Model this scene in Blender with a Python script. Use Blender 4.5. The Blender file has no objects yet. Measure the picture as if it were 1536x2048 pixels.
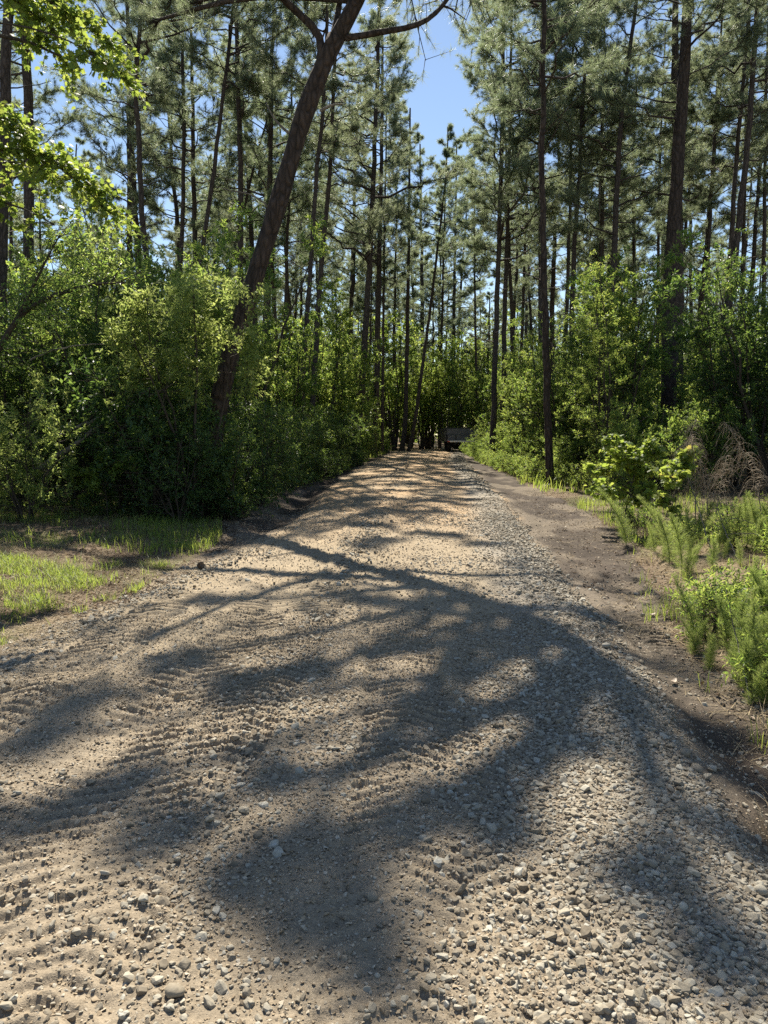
import bpy, bmesh, math, random
import numpy as np
from mathutils import Vector, Matrix

S = bpy.context.scene
COL = S.collection
R = math.radians
random.seed(7)
RNG = np.random.default_rng(11)

# ------------------------------------------------------------------ camera
F = 1479.0                    # focal length in photo pixels (1536 x 2048)
CAM = np.array([0.0, 0.0, 1.6])
PITCH = R(-6.5)
cam_d = bpy.data.cameras.new("camera")
cam_d.sensor_fit = 'VERTICAL'
cam_d.sensor_height = 36.0
cam_d.lens = 26.0
cam_d.clip_start = 0.05
cam_d.clip_end = 2000
cam = bpy.data.objects.new("camera", cam_d)
COL.objects.link(cam)
cam.location = CAM
cam.rotation_euler = (math.pi / 2 + PITCH, 0, 0)
S.camera = cam

# ------------------------------------------------------------------ light
SUN_EL, SUN_AZ = R(51.5), R(-7)          # azimuth from +Y, negative = to the left
w = bpy.data.worlds.new("World")
S.world = w
w.use_nodes = True
nt = w.node_tree
nt.nodes.clear()
wo = nt.nodes.new("ShaderNodeOutputWorld")
bg = nt.nodes.new("ShaderNodeBackground")
sky = nt.nodes.new("ShaderNodeTexSky")
sky.sky_type = 'NISHITA'
sky.sun_disc = False
sky.sun_elevation = SUN_EL
sky.sun_rotation = SUN_AZ
sky.air_density = 1.0
sky.dust_density = 0.1
sky.ozone_density = 0.5
bg.inputs[1].default_value = 0.066
nt.links.new(sky.outputs[0], bg.inputs[0])
nt.links.new(bg.outputs[0], wo.inputs[0])
sun_d = bpy.data.lights.new("sun", 'SUN')
sun_d.energy = 5.0
sun_d.angle = R(0.53)
sun_d.color = (1.0, 0.93, 0.80)
sun = bpy.data.objects.new("sun", sun_d)
COL.objects.link(sun)
SUN_DIR = np.array([math.cos(SUN_EL) * math.sin(SUN_AZ), math.cos(SUN_EL) * math.cos(SUN_AZ), math.sin(SUN_EL)])
sun.rotation_euler = Vector(-SUN_DIR).to_track_quat('-Z', 'Y').to_euler()

S.view_settings.view_transform = 'Standard'
S.view_settings.look = 'None'
S.view_settings.exposure = 1.2
S.view_settings.gamma = 1.0
S.view_settings.use_curve_mapping = False
S.cycles.max_bounces = 7
S.cycles.diffuse_bounces = 4
S.cycles.glossy_bounces = 2
S.cycles.transmission_bounces = 4
S.cycles.sample_clamp_indirect = 4.0
S.cycles.use_denoising = False


# ------------------------------------------------------------------ numbers
def at(px, py, Y):
    """the point at forward distance Y seen at photo pixel (px, py)"""
    a, b = (px - 768) / F, (1024 - py) / F
    cp, sp = math.cos(PITCH), math.sin(PITCH)
    fy = cp - b * sp
    fz = sp + b * cp
    t = Y / fy
    return np.array([a * t, Y, CAM[2] + fz * t])


def _hash(ix, iy, seed):
    h = (ix.astype(np.int64) * 374761393 + iy.astype(np.int64) * 668265263 + seed * 974634777) & 0xFFFFFFFF
    h = ((h ^ (h >> 13)) * 1274126177) & 0xFFFFFFFF
    h = h ^ (h >> 16)
    return h.astype(np.float64) / 4294967295.0


def vnoise(x, y, seed=0):
    x = np.asarray(x, float); y = np.asarray(y, float)
    ix, iy = np.floor(x), np.floor(y)
    fx, fy = x - ix, y - iy
    u = fx * fx * fx * (fx * (fx * 6 - 15) + 10)
    v = fy * fy * fy * (fy * (fy * 6 - 15) + 10)
    a = _hash(ix, iy, seed); b = _hash(ix + 1, iy, seed)
    c = _hash(ix, iy + 1, seed); d = _hash(ix + 1, iy + 1, seed)
    return (a + (b - a) * u) * (1 - v) + (c + (d - c) * u) * v


def fbm(x, y, seed=0, octaves=4):
    s, amp, tot = 0, 1.0, 0
    for k in range(octaves):
        s = s + amp * (vnoise(x * 2 ** k, y * 2 ** k, seed + 17 * k) - 0.5)
        tot += amp
        amp *= 0.5
    return s / tot


def sst(a, b, x):
    t = np.clip((x - a) / (b - a), 0, 1)
    return t * t * (3 - 2 * t)


YS = [-10, 2, 4, 5, 6, 7.3, 8.5, 10.5, 13, 16, 20, 30, 36, 47, 60, 400]
XL = [-3.4, -3.1, -2.9, -2.65, -2.5, -2.3, -2.1, -1.75, -1.5, -1.45, -1.45, -0.9, -0.5, 0.6, 0.2, -40]      # left edge of the gravel
XM = [-3.8, -3.6, -3.3, -3.0, -2.75, -2.5, -2.45, -2.45, -3.0, -2.75, -2.3, -1.4, -0.75, 0.2, -0.4, -41]     # left edge of the bare earth
XG = [1.3, 1.3, 1.55, 1.62, 1.75, 1.82, 1.9, 2.05, 2.3, 2.6, 2.8, 3.5, 3.9, 5.0, 5.0, -34]                # right edge of the gravel
XV = [2.0, 2.0, 2.25, 2.3, 2.4, 2.75, 3.1, 3.6, 3.9, 4.0, 4.1, 4.5, 4.6, 5.6, 5.8, -33]                # right edge of the bare earth
def ex(y, T): return np.interp(y, YS, T)


TRACKS = [(0, 0, 0.25), (0, 0, 0.28), (0, 0, 0.22), (0, 0, 0.24), (0, 0, 0.26), (0, 0, 0.22)]


def track_x(k, y):
    if k == 0: return 0.06 + 0.03 * (y - 4) + 0.06 * np.sin(y * 0.5)
    if k == 1: return -1.35 + 0.09 * (y - 3) * (y < 9) + 0.54 * (y >= 9) + 0.08 * np.sin(y * 0.4)
    if k == 2: return 0.52 - 0.16 * (y - 2) + 0.10 * np.maximum(y - 5, 0)
    if k == 4: return -2.05 + 0.06 * (y - 4)
    if k == 5: return -0.62 + 0.10 * (y - 5) + 0.05 * np.sin(y * 0.7)
    return ex(y, XG) + 0.45 + 0.05 * np.sin(y)


def base_h(x, y):
    l, g, v = ex(y, XL), ex(y, XG), ex(y, XV)
    c, hw = (l + g) / 2, (g - l) / 2
    s = (x - c) / hw
    h = 0.085 * np.clip(1 - s ** 2, -0.6, 1) * np.exp(-np.maximum(np.abs(s) - 1, 0) * 0.8)
    h = h + 0.16 * fbm(x * 0.23, y * 0.23, 3, 3) * (0.35 + 0.65 * sst(0.2, 2.5, np.abs(x - c) - hw))
    berm = np.exp(-((x - (g - 0.3)) / 0.3) ** 2)
    h = h + 0.05 * berm
    ditch = np.exp(-((x - (g + 0.35)) / 0.28) ** 2) * (1 - sst(3.8, 5.4, y))
    h = h - 0.10 * ditch
    h = h + 0.14 * sst(0.0, 0.9, x - v) * (1 - sst(8, 13, y)) + 0.10 * sst(0.2, 3, x - v)
    h = h + 0.12 * sst(0.0, 2.5, ex(y, XM) - x)
    rut = np.exp(-((x - (ex(y, XL) - 0.35)) / 0.3) ** 2) * sst(10, 12.5, y) * (1 - sst(20, 26, y))
    h = h - 0.11 * rut
    return h


def tread(x, y):
    z = np.zeros_like(x); M_ = np.zeros_like(x)
    for k in (4, 5, 2, 1, 0, 3):
        xc = track_x(k, y)
        d = x - xc
        hw = TRACKS[k][2]
        hw = hw * 1.0
        m = sst(hw, hw * 0.8, np.abs(d))
        if k == 3:
            m = m * sst(4.6, 5.4, y) * (1 - sst(8.5, 10, y))
        patch = sst(-0.36, -0.08, fbm(x * 1.1 + 5 * k, y * 0.9, 40 + k, 2))
        per = (0.088, 0.096, 0.085, 0.09, 0.10, 0.085)[k]
        ph = (y + np.abs(d) * (0.55 if k != 1 else -0.45) + 0.03 * fbm(x * 5, y * 5, 71, 2)) / per
        fr = ph % 1.0
        lug = sst(0.0, 0.38, fr) * sst(1.0, 0.42, fr) - 0.45
        brk = 0.35 + 0.9 * sst(-0.25, 0.25, fbm(x * 4.5, y * 4.5, 73, 2))
        z = z * (1 - 0.8 * m) + m * (-0.010 + patch * 0.026 * lug * brk)
        lip = np.exp(-((np.abs(d) - hw * 1.12) / 0.06) ** 2)
        z = z + (1 - m) * 0.014 * lip * (0.5 + fbm(x * 3, y * 3, 9, 2))
    return z


def road_z(x, y):
    l, g, v, m = ex(y, XL), ex(y, XG), ex(y, XV), ex(y, XM)
    z = base_h(x, y)
    near = 1 - sst(10, 22, y)
    z = z + tread(x, y) * (0.35 + 0.65 * near) * (0.7 + 0.6 * sst(2.6, 4.2, y))
    z = z + 0.035 * fbm(x * 1.6, y * 1.6, 21, 4) + 0.016 * fbm(x * 7, y * 7, 5, 3) + 0.008 * fbm(x * 20, y * 20, 6, 2)
    cm = sst(-0.2, 0.12, fbm(x * 1.7, y * 1.7, 87, 3))
    clod = (np.maximum(vnoise(x * 17, y * 17, 88) - 0.68, 0) * 0.028 + np.maximum(vnoise(x * 26, y * 26, 89) - 0.66, 0) * 0.012) * (0.2 + 0.9 * cm)
    z = z + clod
    mud = sst(0, 0.3, l - x) + sst(0, 0.3, x - g)
    rough = np.clip(mud, 0, 1)
    z = z + rough * (0.075 + 0.10 * sst(9, 11, y)) * fbm(x * 1.5, y * 1.3, 55, 5)
    wob = 0.18 * fbm(y * 0.9, x * 0 + 3, 14, 3)
    edge = np.minimum(x - (m - 0.1 + wob), (v + 0.1 + wob) - x)
    return z + 0.014 - 0.07 * (1 - sst(0.0, 0.22, edge))


def ground_z(x, y):
    m, v = ex(y, XM), ex(y, XV)
    inside = np.minimum(x - m, v - x)
    z = base_h(x, y) - 0.16 * sst(0.05, 0.4, inside) + 0.05 * fbm(x * 1.3, y * 1.3, 31, 4) + 0.02 * fbm(x * 6, y * 6, 32, 2)
    return z


def surf_z(x, y):
    x = np.asarray(x, float); y = np.asarray(y, float)
    return np.maximum(ground_z(x, y), road_z(x, y))


def gz(x, y): return float(surf_z(np.array([x]), np.array([y]))[0])


# ------------------------------------------------------------------ meshes
def mesh_np(name, V, faces, mats, mat_idx=None, smooth=False):
    """faces: list of (n,3) / (n,4) integer arrays"""
    V = np.asarray(V, np.float32)
    me = bpy.data.meshes.new(name)
    me.vertices.add(len(V))
    me.vertices.foreach_set("co", V.ravel())
    fs = [np.asarray(f, np.int32) for f in faces if len(f)]
    nl = sum(f.size for f in fs); npoly = sum(len(f) for f in fs)
    me.loops.add(nl)
    me.polygons.add(npoly)
    me.loops.foreach_set("vertex_index", np.concatenate([f.ravel() for f in fs]))
    tot = np.concatenate([np.full(len(f), f.shape[1], np.int32) for f in fs])
    st = np.concatenate([[0], np.cumsum(tot)[:-1]]).astype(np.int32)
    me.polygons.foreach_set("loop_start", st)
    me.polygons.foreach_set("loop_total", tot)
    if smooth is not False:
        sm = np.ones(npoly, bool) if smooth is True else np.asarray(smooth, bool)
        me.polygons.foreach_set("use_smooth", sm)
    for m in mats:
        me.materials.append(m)
    if mat_idx is not None:
        me.polygons.foreach_set("material_index", np.asarray(mat_idx, np.int32))
    me.update(calc_edges=True)
    return me


class MB:
    """collects vertex and face arrays"""
    def __init__(self):
        self.V, self.F, self.M, self.Sm, self.n = [], [], [], [], 0

    def add(self, V, Fs, mat=0, smooth=False):
        V = np.asarray(V, float).reshape(-1, 3)
        for f in Fs:
            if len(f):
                f = np.asarray(f) + self.n
                self.F.append(f); self.M.append(np.full(len(f), mat)); self.Sm.append(np.full(len(f), smooth))
        self.V.append(V); self.n += len(V)
        return self

    def mesh(self, name, mats, origin=(0, 0, 0)):
        V = np.concatenate(self.V) - np.asarray(origin)
        return mesh_np(name, V, self.F, mats, np.concatenate(self.M), np.concatenate(self.Sm))


def obj(name, me, parent=None, loc=None):
    o = bpy.data.objects.new(name, me)
    COL.objects.link(o)
    if parent: o.parent = parent
    if loc is not None: o.location = loc
    return o


def tag(o, label=None, cat=None, group=None, kind=None):
    if label: o['label'] = label
    if cat: o['category'] = cat
    if group: o['group'] = group
    if kind: o['kind'] = kind
    return o


def thing(name, label, cat, loc, rz=0.0, group=None, scale=None):
    o = bpy.data.objects.new(name, None)
    o.empty_display_size = 0.2
    COL.objects.link(o)
    o.location = loc
    o.rotation_euler = (0, 0, rz)
    if scale is not None: o.scale = scale if hasattr(scale, '__len__') else (scale,) * 3
    return tag(o, label, cat, group)


def norm(v):
    v = np.asarray(v, float)
    return v / np.maximum(np.linalg.norm(v, axis=-1, keepdims=True), 1e-9)


def tube(mb, pts, rad, sides=6, mat=0, cap=True, wob=0.0, rng=RNG):
    pts = np.asarray(pts, float); rad = np.broadcast_to(np.asarray(rad, float), (len(pts),))
    n = len(pts)
    T = norm(np.gradient(pts, axis=0))
    mean = norm(T.mean(axis=0))
    ref = np.array([1.0, 0, 0]) if abs(mean[0]) < 0.7 else np.array([0, 0, 1.0])
    A = norm(np.cross(T, ref)); B = np.cross(T, A)
    th = np.arange(sides) * 2 * math.pi / sides
    rr = rad[:, None] * (1 + (wob * (rng.random((n, sides)) - 0.5) if wob else 0))
    V = pts[:, None] + rr[..., None] * (A[:, None] * np.cos(th)[None, :, None] + B[:, None] * np.sin(th)[None, :, None])
    i = np.arange(n - 1)[:, None] * sides; j = np.arange(sides)[None, :]; k = (j + 1) % sides
    Q = np.stack([i + j, i + k, i + sides + k, i + sides + j], -1).reshape(-1, 4)
    Vv = V.reshape(-1, 3)
    Fs = [Q]
    if cap:
        Vv = np.concatenate([Vv, pts[-1:]])
        c = len(Vv) - 1; b = (n - 1) * sides
        Fs.append(np.stack([b + np.arange(sides), b + (np.arange(sides) + 1) % sides, np.full(sides, c)], -1))
    mb.add(Vv, Fs, mat, True)


def resample(pts, n):
    pts = np.asarray(pts, float)
    d = np.concatenate([[0], np.cumsum(np.linalg.norm(np.diff(pts, axis=0), axis=1))])
    t = np.linspace(0, d[-1], n)
    out = np.stack([np.interp(t, d, pts[:, k]) for k in range(3)], -1)
    for _ in range(2):
        out[1:-1] = 0.25 * out[:-2] + 0.5 * out[1:-1] + 0.25 * out[2:]
    return out


def rand_unit(n, rng):
    v = rng.normal(size=(n, 3))
    return norm(v)


def needles(mb, P, D, rng, n=22, length=0.19, width=0.007, spread=0.9, mat=1):
    """tufts of long needles: thin triangles fanning out from P about the direction D"""
    P = np.repeat(P, n, axis=0); D = np.repeat(D, n, axis=0)
    N = len(P)
    d = norm(D * 0.75 + rand_unit(N, rng) * spread)
    d[:, 2] -= 0.12
    d = norm(d)
    L = length * (0.7 + 0.5 * rng.random(N))[:, None]
    side = norm(np.cross(d, rand_unit(N, rng))) * width * 0.5
    off = D * (rng.random(N)[:, None] - 0.6) * 0.10
    V = np.stack([P + off + side, P + off - side, P + off + d * L], 1).reshape(-1, 3)
    mb.add(V, [np.arange(3 * N).reshape(-1, 3)], mat, False)


def leaves(mb, P, D, Nn, size, rng, aspect=0.42, mat=1, fold=0.18):
    """folded pointed leaves: base at P, along D, facing Nn"""
    N = len(P)
    D = norm(D); Sd = norm(np.cross(D, Nn)); Up = np.cross(Sd, D)
    L = (size * (0.65 + 0.6 * rng.random(N)))[:, None] if np.isscalar(size) else np.asarray(size)[:, None]
    W = L * aspect * 0.5
    mid = P + D * L * 0.45
    V = np.stack([P, mid + Sd * W + Up * W * fold * 2, P + D * L - Up * L * 0.08, mid - Sd * W + Up * W * fold * 2], 1).reshape(-1, 3)
    i = np.arange(N)[:, None] * 4
    mb.add(V, [np.concatenate([i + [[0, 2, 1]], i + [[0, 3, 2]]])], mat, False)


MAPLE = np.array([(0, 0), (0.30, 0.12), (0.52, 0.42), (0.26, 0.46), (0.30, 0.78), (0.10, 0.68), (0, 1.0),
                  (-0.10, 0.68), (-0.30, 0.78), (-0.26, 0.46), (-0.52, 0.42), (-0.30, 0.12)])


def maple_leaves(mb, P, D, Nn, size, rng, mat=1):
    N = len(P)
    D = norm(D); Sd = norm(np.cross(D, Nn)); Up = np.cross(Sd, D)
    L = size * (0.6 + 0.7 * rng.random(N))
    c = np.concatenate([MAPLE, [[0, 0.42]]])
    bend = -0.25 * (c[:, 0] ** 2) - 0.12 * c[:, 1] ** 2
    V = P[:, None] + L[:, None, None] * (Sd[:, None] * c[None, :, :1] + D[:, None] * c[None, :, 1:2] + Up[:, None] * bend[None, :, None])
    k = len(MAPLE)
    T = np.array([[k, a, (a + 1) % k] for a in range(k)])
    Fc = (np.arange(N)[:, None, None] * (k + 1) + T[None]).reshape(-1, 3)
    mb.add(V.reshape(-1, 3), [Fc], mat, False)


# ------------------------------------------------------------------ materials
def new_mat(name):
    m = bpy.data.materials.new(name)
    m.use_nodes = True
    m.node_tree.nodes.clear()
    return m, m.node_tree.nodes, m.node_tree.links


def ramp(N, L, src, stops):
    r = N.new("ShaderNodeValToRGB")
    while len(r.color_ramp.elements) < len(stops): r.color_ramp.elements.new(0.5)
    for e, (p, c) in zip(r.color_ramp.elements, stops):
        e.position = p; e.color = (*c, 1)
    L.new(src, r.inputs[0])
    return r.outputs[0]


def leaf_mat(name, stops, tstops, trans=0.45, rough=0.45, spec=0.35):
    m, N, L = new_mat(name)
    out = N.new("ShaderNodeOutputMaterial")
    g = N.new("ShaderNodeNewGeometry"); oi = N.new("ShaderNodeObjectInfo")
    a = N.new("ShaderNodeMath"); a.operation = 'MULTIPLY_ADD'
    L.new(g.outputs["Random Per Island"], a.inputs[0]); a.inputs[1].default_value = 0.75
    b = N.new("ShaderNodeMath"); b.operation = 'MULTIPLY'; L.new(oi.outputs["Random"], b.inputs[0]); b.inputs[1].default_value = 0.25
    L.new(b.outputs[0], a.inputs[2])
    c1 = ramp(N, L, a.outputs[0], stops); c2 = ramp(N, L, a.outputs[0], tstops)
    p = N.new("ShaderNodeBsdfPrincipled"); L.new(c1, p.inputs["Base Color"])
    p.inputs["Roughness"].default_value = rough; p.inputs["Specular IOR Level"].default_value = spec
    t = N.new("ShaderNodeBsdfTranslucent"); L.new(c2, t.inputs[0])
    mx = N.new("ShaderNodeMixShader"); mx.inputs[0].default_value = trans
    L.new(p.outputs[0], mx.inputs[1]); L.new(t.outputs[0], mx.inputs[2]); L.new(mx.outputs[0], out.inputs[0])
    return m


def bark_mat(name, dark, light, scale=8.0, stretch=0.36, bump=0.8):
    m, N, L = new_mat(name)
    out = N.new("ShaderNodeOutputMaterial"); p = N.new("ShaderNodeBsdfPrincipled")
    tc = N.new("ShaderNodeTexCoord"); mp = N.new("ShaderNodeMapping")
    mp.inputs["Scale"].default_value = (1, 1, stretch)
    L.new(tc.outputs["Object"], mp.inputs[0])
    v = N.new("ShaderNodeTexVoronoi"); v.feature = 'DISTANCE_TO_EDGE'; v.inputs["Scale"].default_value = scale * 1.6; v.inputs["Randomness"].default_value = 1.0
    n = N.new("ShaderNodeTexNoise"); n.inputs["Scale"].default_value = scale * 1.3; n.inputs["Detail"].default_value = 6
    w2 = N.new("ShaderNodeVectorMath"); w2.operation = 'MULTIPLY_ADD'; w2.inputs[1].default_value = (0.09,) * 3
    L.new(mp.outputs[0], n.inputs["Vector"]); L.new(n.outputs["Color"], w2.inputs[0]); L.new(mp.outputs[0], w2.inputs[2])
    L.new(w2.outputs[0], v.inputs["Vector"])
    ml = N.new("ShaderNodeMath"); ml.operation = 'MULTIPLY_ADD'; ml.inputs[1].default_value = 1.7
    L.new(v.outputs["Distance"], ml.inputs[0]); 
    m2 = N.new("ShaderNodeMath"); m2.operation = 'MULTIPLY'; m2.inputs[1].default_value = 0.85; L.new(n.outputs["Fac"], m2.inputs[0])
    L.new(m2.outputs[0], ml.inputs[2])
    L.new(ramp(N, L, ml.outputs[0], [(0.2, dark), (0.85, light)]), p.inputs["Base Color"])
    p.inputs["Roughness"].default_value = 0.9; p.inputs["Specular IOR Level"].default_value = 0.2
    bp = N.new("ShaderNodeBump"); bp.inputs["Strength"].default_value = bump; bp.inputs["Distance"].default_value = 0.07
    L.new(ml.outputs[0], bp.inputs["Height"]); L.new(bp.outputs[0], p.inputs["Normal"]); L.new(p.outputs[0], out.inputs[0])
    return m


def plain_mat(name, col, rough=0.6, metal=0.0, var=0.25, scale=12, spec=0.4):
    m, N, L = new_mat(name)
    out = N.new("ShaderNodeOutputMaterial"); p = N.new("ShaderNodeBsdfPrincipled")
    n = N.new("ShaderNodeTexNoise"); n.inputs["Scale"].default_value = scale; n.inputs["Detail"].default_value = 5
    tc = N.new("ShaderNodeTexCoord"); L.new(tc.outputs["Object"], n.inputs["Vector"])
    lo = tuple(c * (1 - var) for c in col); hi = tuple(min(1, c * (1 + var)) for c in col)
    L.new(ramp(N, L, n.outputs["Fac"], [(0.3, lo), (0.7, hi)]), p.inputs["Base Color"])
    p.inputs["Roughness"].default_value = rough; p.inputs["Metallic"].default_value = metal
    p.inputs["Specular IOR Level"].default_value = spec
    L.new(p.outputs[0], out.inputs[0])
    return m


def island_mat(name, stops, rough=0.85, nscale=60, bump=0.3, spec=0.25):
    m, N, L = new_mat(name)
    out = N.new("ShaderNodeOutputMaterial"); p = N.new("ShaderNodeBsdfPrincipled")
    g = N.new("ShaderNodeNewGeometry"); tc = N.new("ShaderNodeTexCoord")
    n = N.new("ShaderNodeTexNoise"); n.inputs["Scale"].default_value = nscale; n.inputs["Detail"].default_value = 4
    L.new(tc.outputs["Object"], n.inputs["Vector"])
    a = N.new("ShaderNodeMath"); a.operation = 'MULTIPLY_ADD'; a.inputs[1].default_value = 0.45
    s = N.new("ShaderNodeMath"); s.operation = 'MULTIPLY_ADD'; s.inputs[1].default_value = 0.8; s.inputs[2].default_value = -0.12
    L.new(g.outputs["Random Per Island"], s.inputs[0]); L.new(n.outputs["Fac"], a.inputs[0]); L.new(s.outputs[0], a.inputs[2])
    L.new(ramp(N, L, a.outputs[0], stops), p.inputs["Base Color"])
    p.inputs["Roughness"].default_value = rough; p.inputs["Specular IOR Level"].default_value = spec
    bp = N.new("ShaderNodeBump"); bp.inputs["Strength"].default_value = bump; bp.inputs["Distance"].default_value = 0.01
    L.new(n.outputs["Fac"], bp.inputs["Height"]); L.new(bp.outputs[0], p.inputs["Normal"]); L.new(p.outputs[0], out.inputs[0])
    return m


def earth_mat(name, s1=55.0, s2=240.0, bump=0.5, dist=0.02):
    """colour of the soil kind and some painted shade from the vertex attribute 'soil', broken up by grain"""
    m, N, L = new_mat(name)
    out = N.new("ShaderNodeOutputMaterial"); p = N.new("ShaderNodeBsdfPrincipled")
    at_ = N.new("ShaderNodeAttribute"); at_.attribute_name = "soil"
    tc = N.new("ShaderNodeTexCoord")
    def noise(sc, det, rough=0.6):
        n = N.new("ShaderNodeTexNoise"); n.inputs["Scale"].default_value = sc; n.inputs["Detail"].default_value = det
        n.inputs["Roughness"].default_value = rough
        L.new(tc.outputs["Object"], n.inputs["Vector"]); return n.outputs["Fac"]
    n0, n1, n2 = noise(2.2, 6), noise(s1, 6, 0.7), noise(s2, 3)
    def mul(fac, lo, hi, col):
        mr = N.new("ShaderNodeMapRange"); mr.inputs[1].default_value = 0.25; mr.inputs[2].default_value = 0.75
        mr.inputs[3].default_value = lo; mr.inputs[4].default_value = hi
        L.new(fac, mr.inputs[0])
        mx = N.new("ShaderNodeVectorMath"); mx.operation = 'SCALE'
        L.new(col, mx.inputs[0]); L.new(mr.outputs[0], mx.inputs["Scale"]); return mx.outputs[0]
    c = mul(n2, 0.75, 1.2, mul(n1, 0.62, 1.3, mul(n0, 0.82, 1.12, at_.outputs["Color"])))
    L.new(c, p.inputs["Base Color"])
    p.inputs["Roughness"].default_value = 0.95; p.inputs["Specular IOR Level"].default_value = 0.12
    ad = N.new("ShaderNodeMath"); ad.operation = 'MULTIPLY_ADD'; ad.inputs[1].default_value = 0.35
    L.new(n2, ad.inputs[0]); L.new(n1, ad.inputs[2])
    bp = N.new("ShaderNodeBump"); bp.inputs["Strength"].default_value = bump; bp.inputs["Distance"].default_value = dist
    L.new(ad.outputs[0], bp.inputs["Height"]); L.new(bp.outputs[0], p.inputs["Normal"]); L.new(p.outputs[0], out.inputs[0])
    return m


M = {}
M['needle'] = leaf_mat("pine_needles", [(0, (0.09, 0.125, 0.075)), (0.5, (0.125, 0.16, 0.095)), (1, (0.175, 0.17, 0.105))],
                       [(0, (0.27, 0.37, 0.18)), (1, (0.44, 0.46, 0.27))], 0.47, 0.46, 0.38)
M['leaf'] = leaf_mat("shrub_leaves", [(0, (0.035, 0.075, 0.020)), (0.6, (0.060, 0.105, 0.028)), (1, (0.090, 0.130, 0.035))],
                     [(0, (0.20, 0.36, 0.06)), (0.7, (0.46, 0.56, 0.11)), (1, (0.62, 0.64, 0.16))], 0.54, 0.48, 0.38)
M['leaf_dark'] = leaf_mat("evergreen_leaves", [(0, (0.022, 0.052, 0.020)), (0.6, (0.038, 0.075, 0.026)), (1, (0.06, 0.095, 0.03))],
                          [(0, (0.10, 0.20, 0.04)), (0.7, (0.30, 0.42, 0.08)), (1, (0.50, 0.56, 0.14))], 0.45, 0.45, 0.4)
M['leaf_mid'] = leaf_mat("fresh_leaves", [(0, (0.06, 0.10, 0.026)), (0.6, (0.085, 0.125, 0.035)), (1, (0.12, 0.15, 0.05))],
                       [(0, (0.32, 0.45, 0.09)), (1, (0.60, 0.64, 0.20))], 0.55, 0.45, 0.4)
M['leaf_bright'] = leaf_mat("young_leaves", [(0, (0.075, 0.125, 0.025)), (0.6, (0.10, 0.15, 0.03)), (1, (0.14, 0.17, 0.04))],
                            [(0, (0.28, 0.42, 0.06)), (0.85, (0.48, 0.54, 0.10)), (1, (0.55, 0.36, 0.12))], 0.5, 0.5, 0.3)
M['fennel'] = leaf_mat("feathery_leaves", [(0, (0.10, 0.145, 0.04)), (0.75, (0.15, 0.19, 0.065)), (1, (0.26, 0.21, 0.11))], [(0, (0.34, 0.48, 0.09)), (1, (0.54, 0.58, 0.18))], 0.45, 0.5, 0.3)
M['grass'] = leaf_mat("grass_blades", [(0, (0.07, 0.13, 0.025)), (0.7, (0.11, 0.17, 0.035)), (1, (0.22, 0.20, 0.09))],
                      [(0, (0.30, 0.46, 0.05)), (1, (0.52, 0.55, 0.12))], 0.5, 0.5, 0.3)
M['straw'] = leaf_mat("dry_straw", [(0, (0.22, 0.16, 0.09)), (1, (0.42, 0.34, 0.21))], [(0, (0.30, 0.22, 0.12)), (1, (0.45, 0.36, 0.2))], 0.25, 0.7, 0.2)
M['deadleaf'] = leaf_mat("fallen_leaves", [(0, (0.06, 0.038, 0.024)), (0.6, (0.13, 0.085, 0.05)), (0.9, (0.26, 0.18, 0.11)), (1, (0.40, 0.33, 0.24))],
                         [(0, (0.10, 0.06, 0.03)), (1, (0.25, 0.17, 0.09))], 0.15, 0.6, 0.25)
M['deadstalk'] = leaf_mat("dead_stalk", [(0, (0.22, 0.17, 0.115)), (1, (0.42, 0.34, 0.25))], [(0, (0.2, 0.15, 0.1)), (1, (0.35, 0.27, 0.18))], 0.2, 0.7, 0.2)
M['bark'] = bark_mat("pine_bark", (0.022, 0.018, 0.016), (0.105, 0.083, 0.07))
M['bark_red'] = bark_mat("reddish_pine_bark", (0.016, 0.013, 0.011), (0.078, 0.058, 0.047), 5.5, 0.38, 1.0)
M['twig'] = bark_mat("shrub_bark", (0.025, 0.020, 0.016), (0.075, 0.062, 0.048), 20, 0.4, 0.3)
M['deadwood'] = bark_mat("weathered_deadwood", (0.07, 0.06, 0.048), (0.24, 0.21, 0.17), 14, 0.3, 0.4)
M['stone'] = island_mat("crushed_stone", [(0.0, (0.13, 0.105, 0.075)), (0.3, (0.215, 0.18, 0.13)), (0.6, (0.285, 0.25, 0.19)), (0.88, (0.35, 0.325, 0.265)), (1.0, (0.45, 0.43, 0.38))])
M['grit'] = island_mat("grit", [(0.0, (0.18, 0.135, 0.09)), (0.5, (0.30, 0.235, 0.155)), (1.0, (0.44, 0.39, 0.31))])
M['road'] = earth_mat("sandy_gravel", 55, 240, 0.55, 0.022)
M['soil'] = earth_mat("forest_soil", 30, 160, 0.6, 0.03)


# ------------------------------------------------------------------ ground and road
def soil_attr(me, C):
    a = me.attributes.new("soil", 'FLOAT_COLOR', 'POINT')
    a.data.foreach_set("color", np.concatenate([C, np.ones((len(C), 1))], 1).astype(np.float32).ravel())


def mixc(a, b, t): return a * (1 - t[..., None]) + np.asarray(b) * t[..., None]


def grid_faces(nr, nc):
    i = np.arange(nr - 1)[:, None] * nc + np.arange(nc - 1)[None]
    return np.stack([i, i + 1, i + nc + 1, i + nc], -1).reshape(-1, 4)


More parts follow.
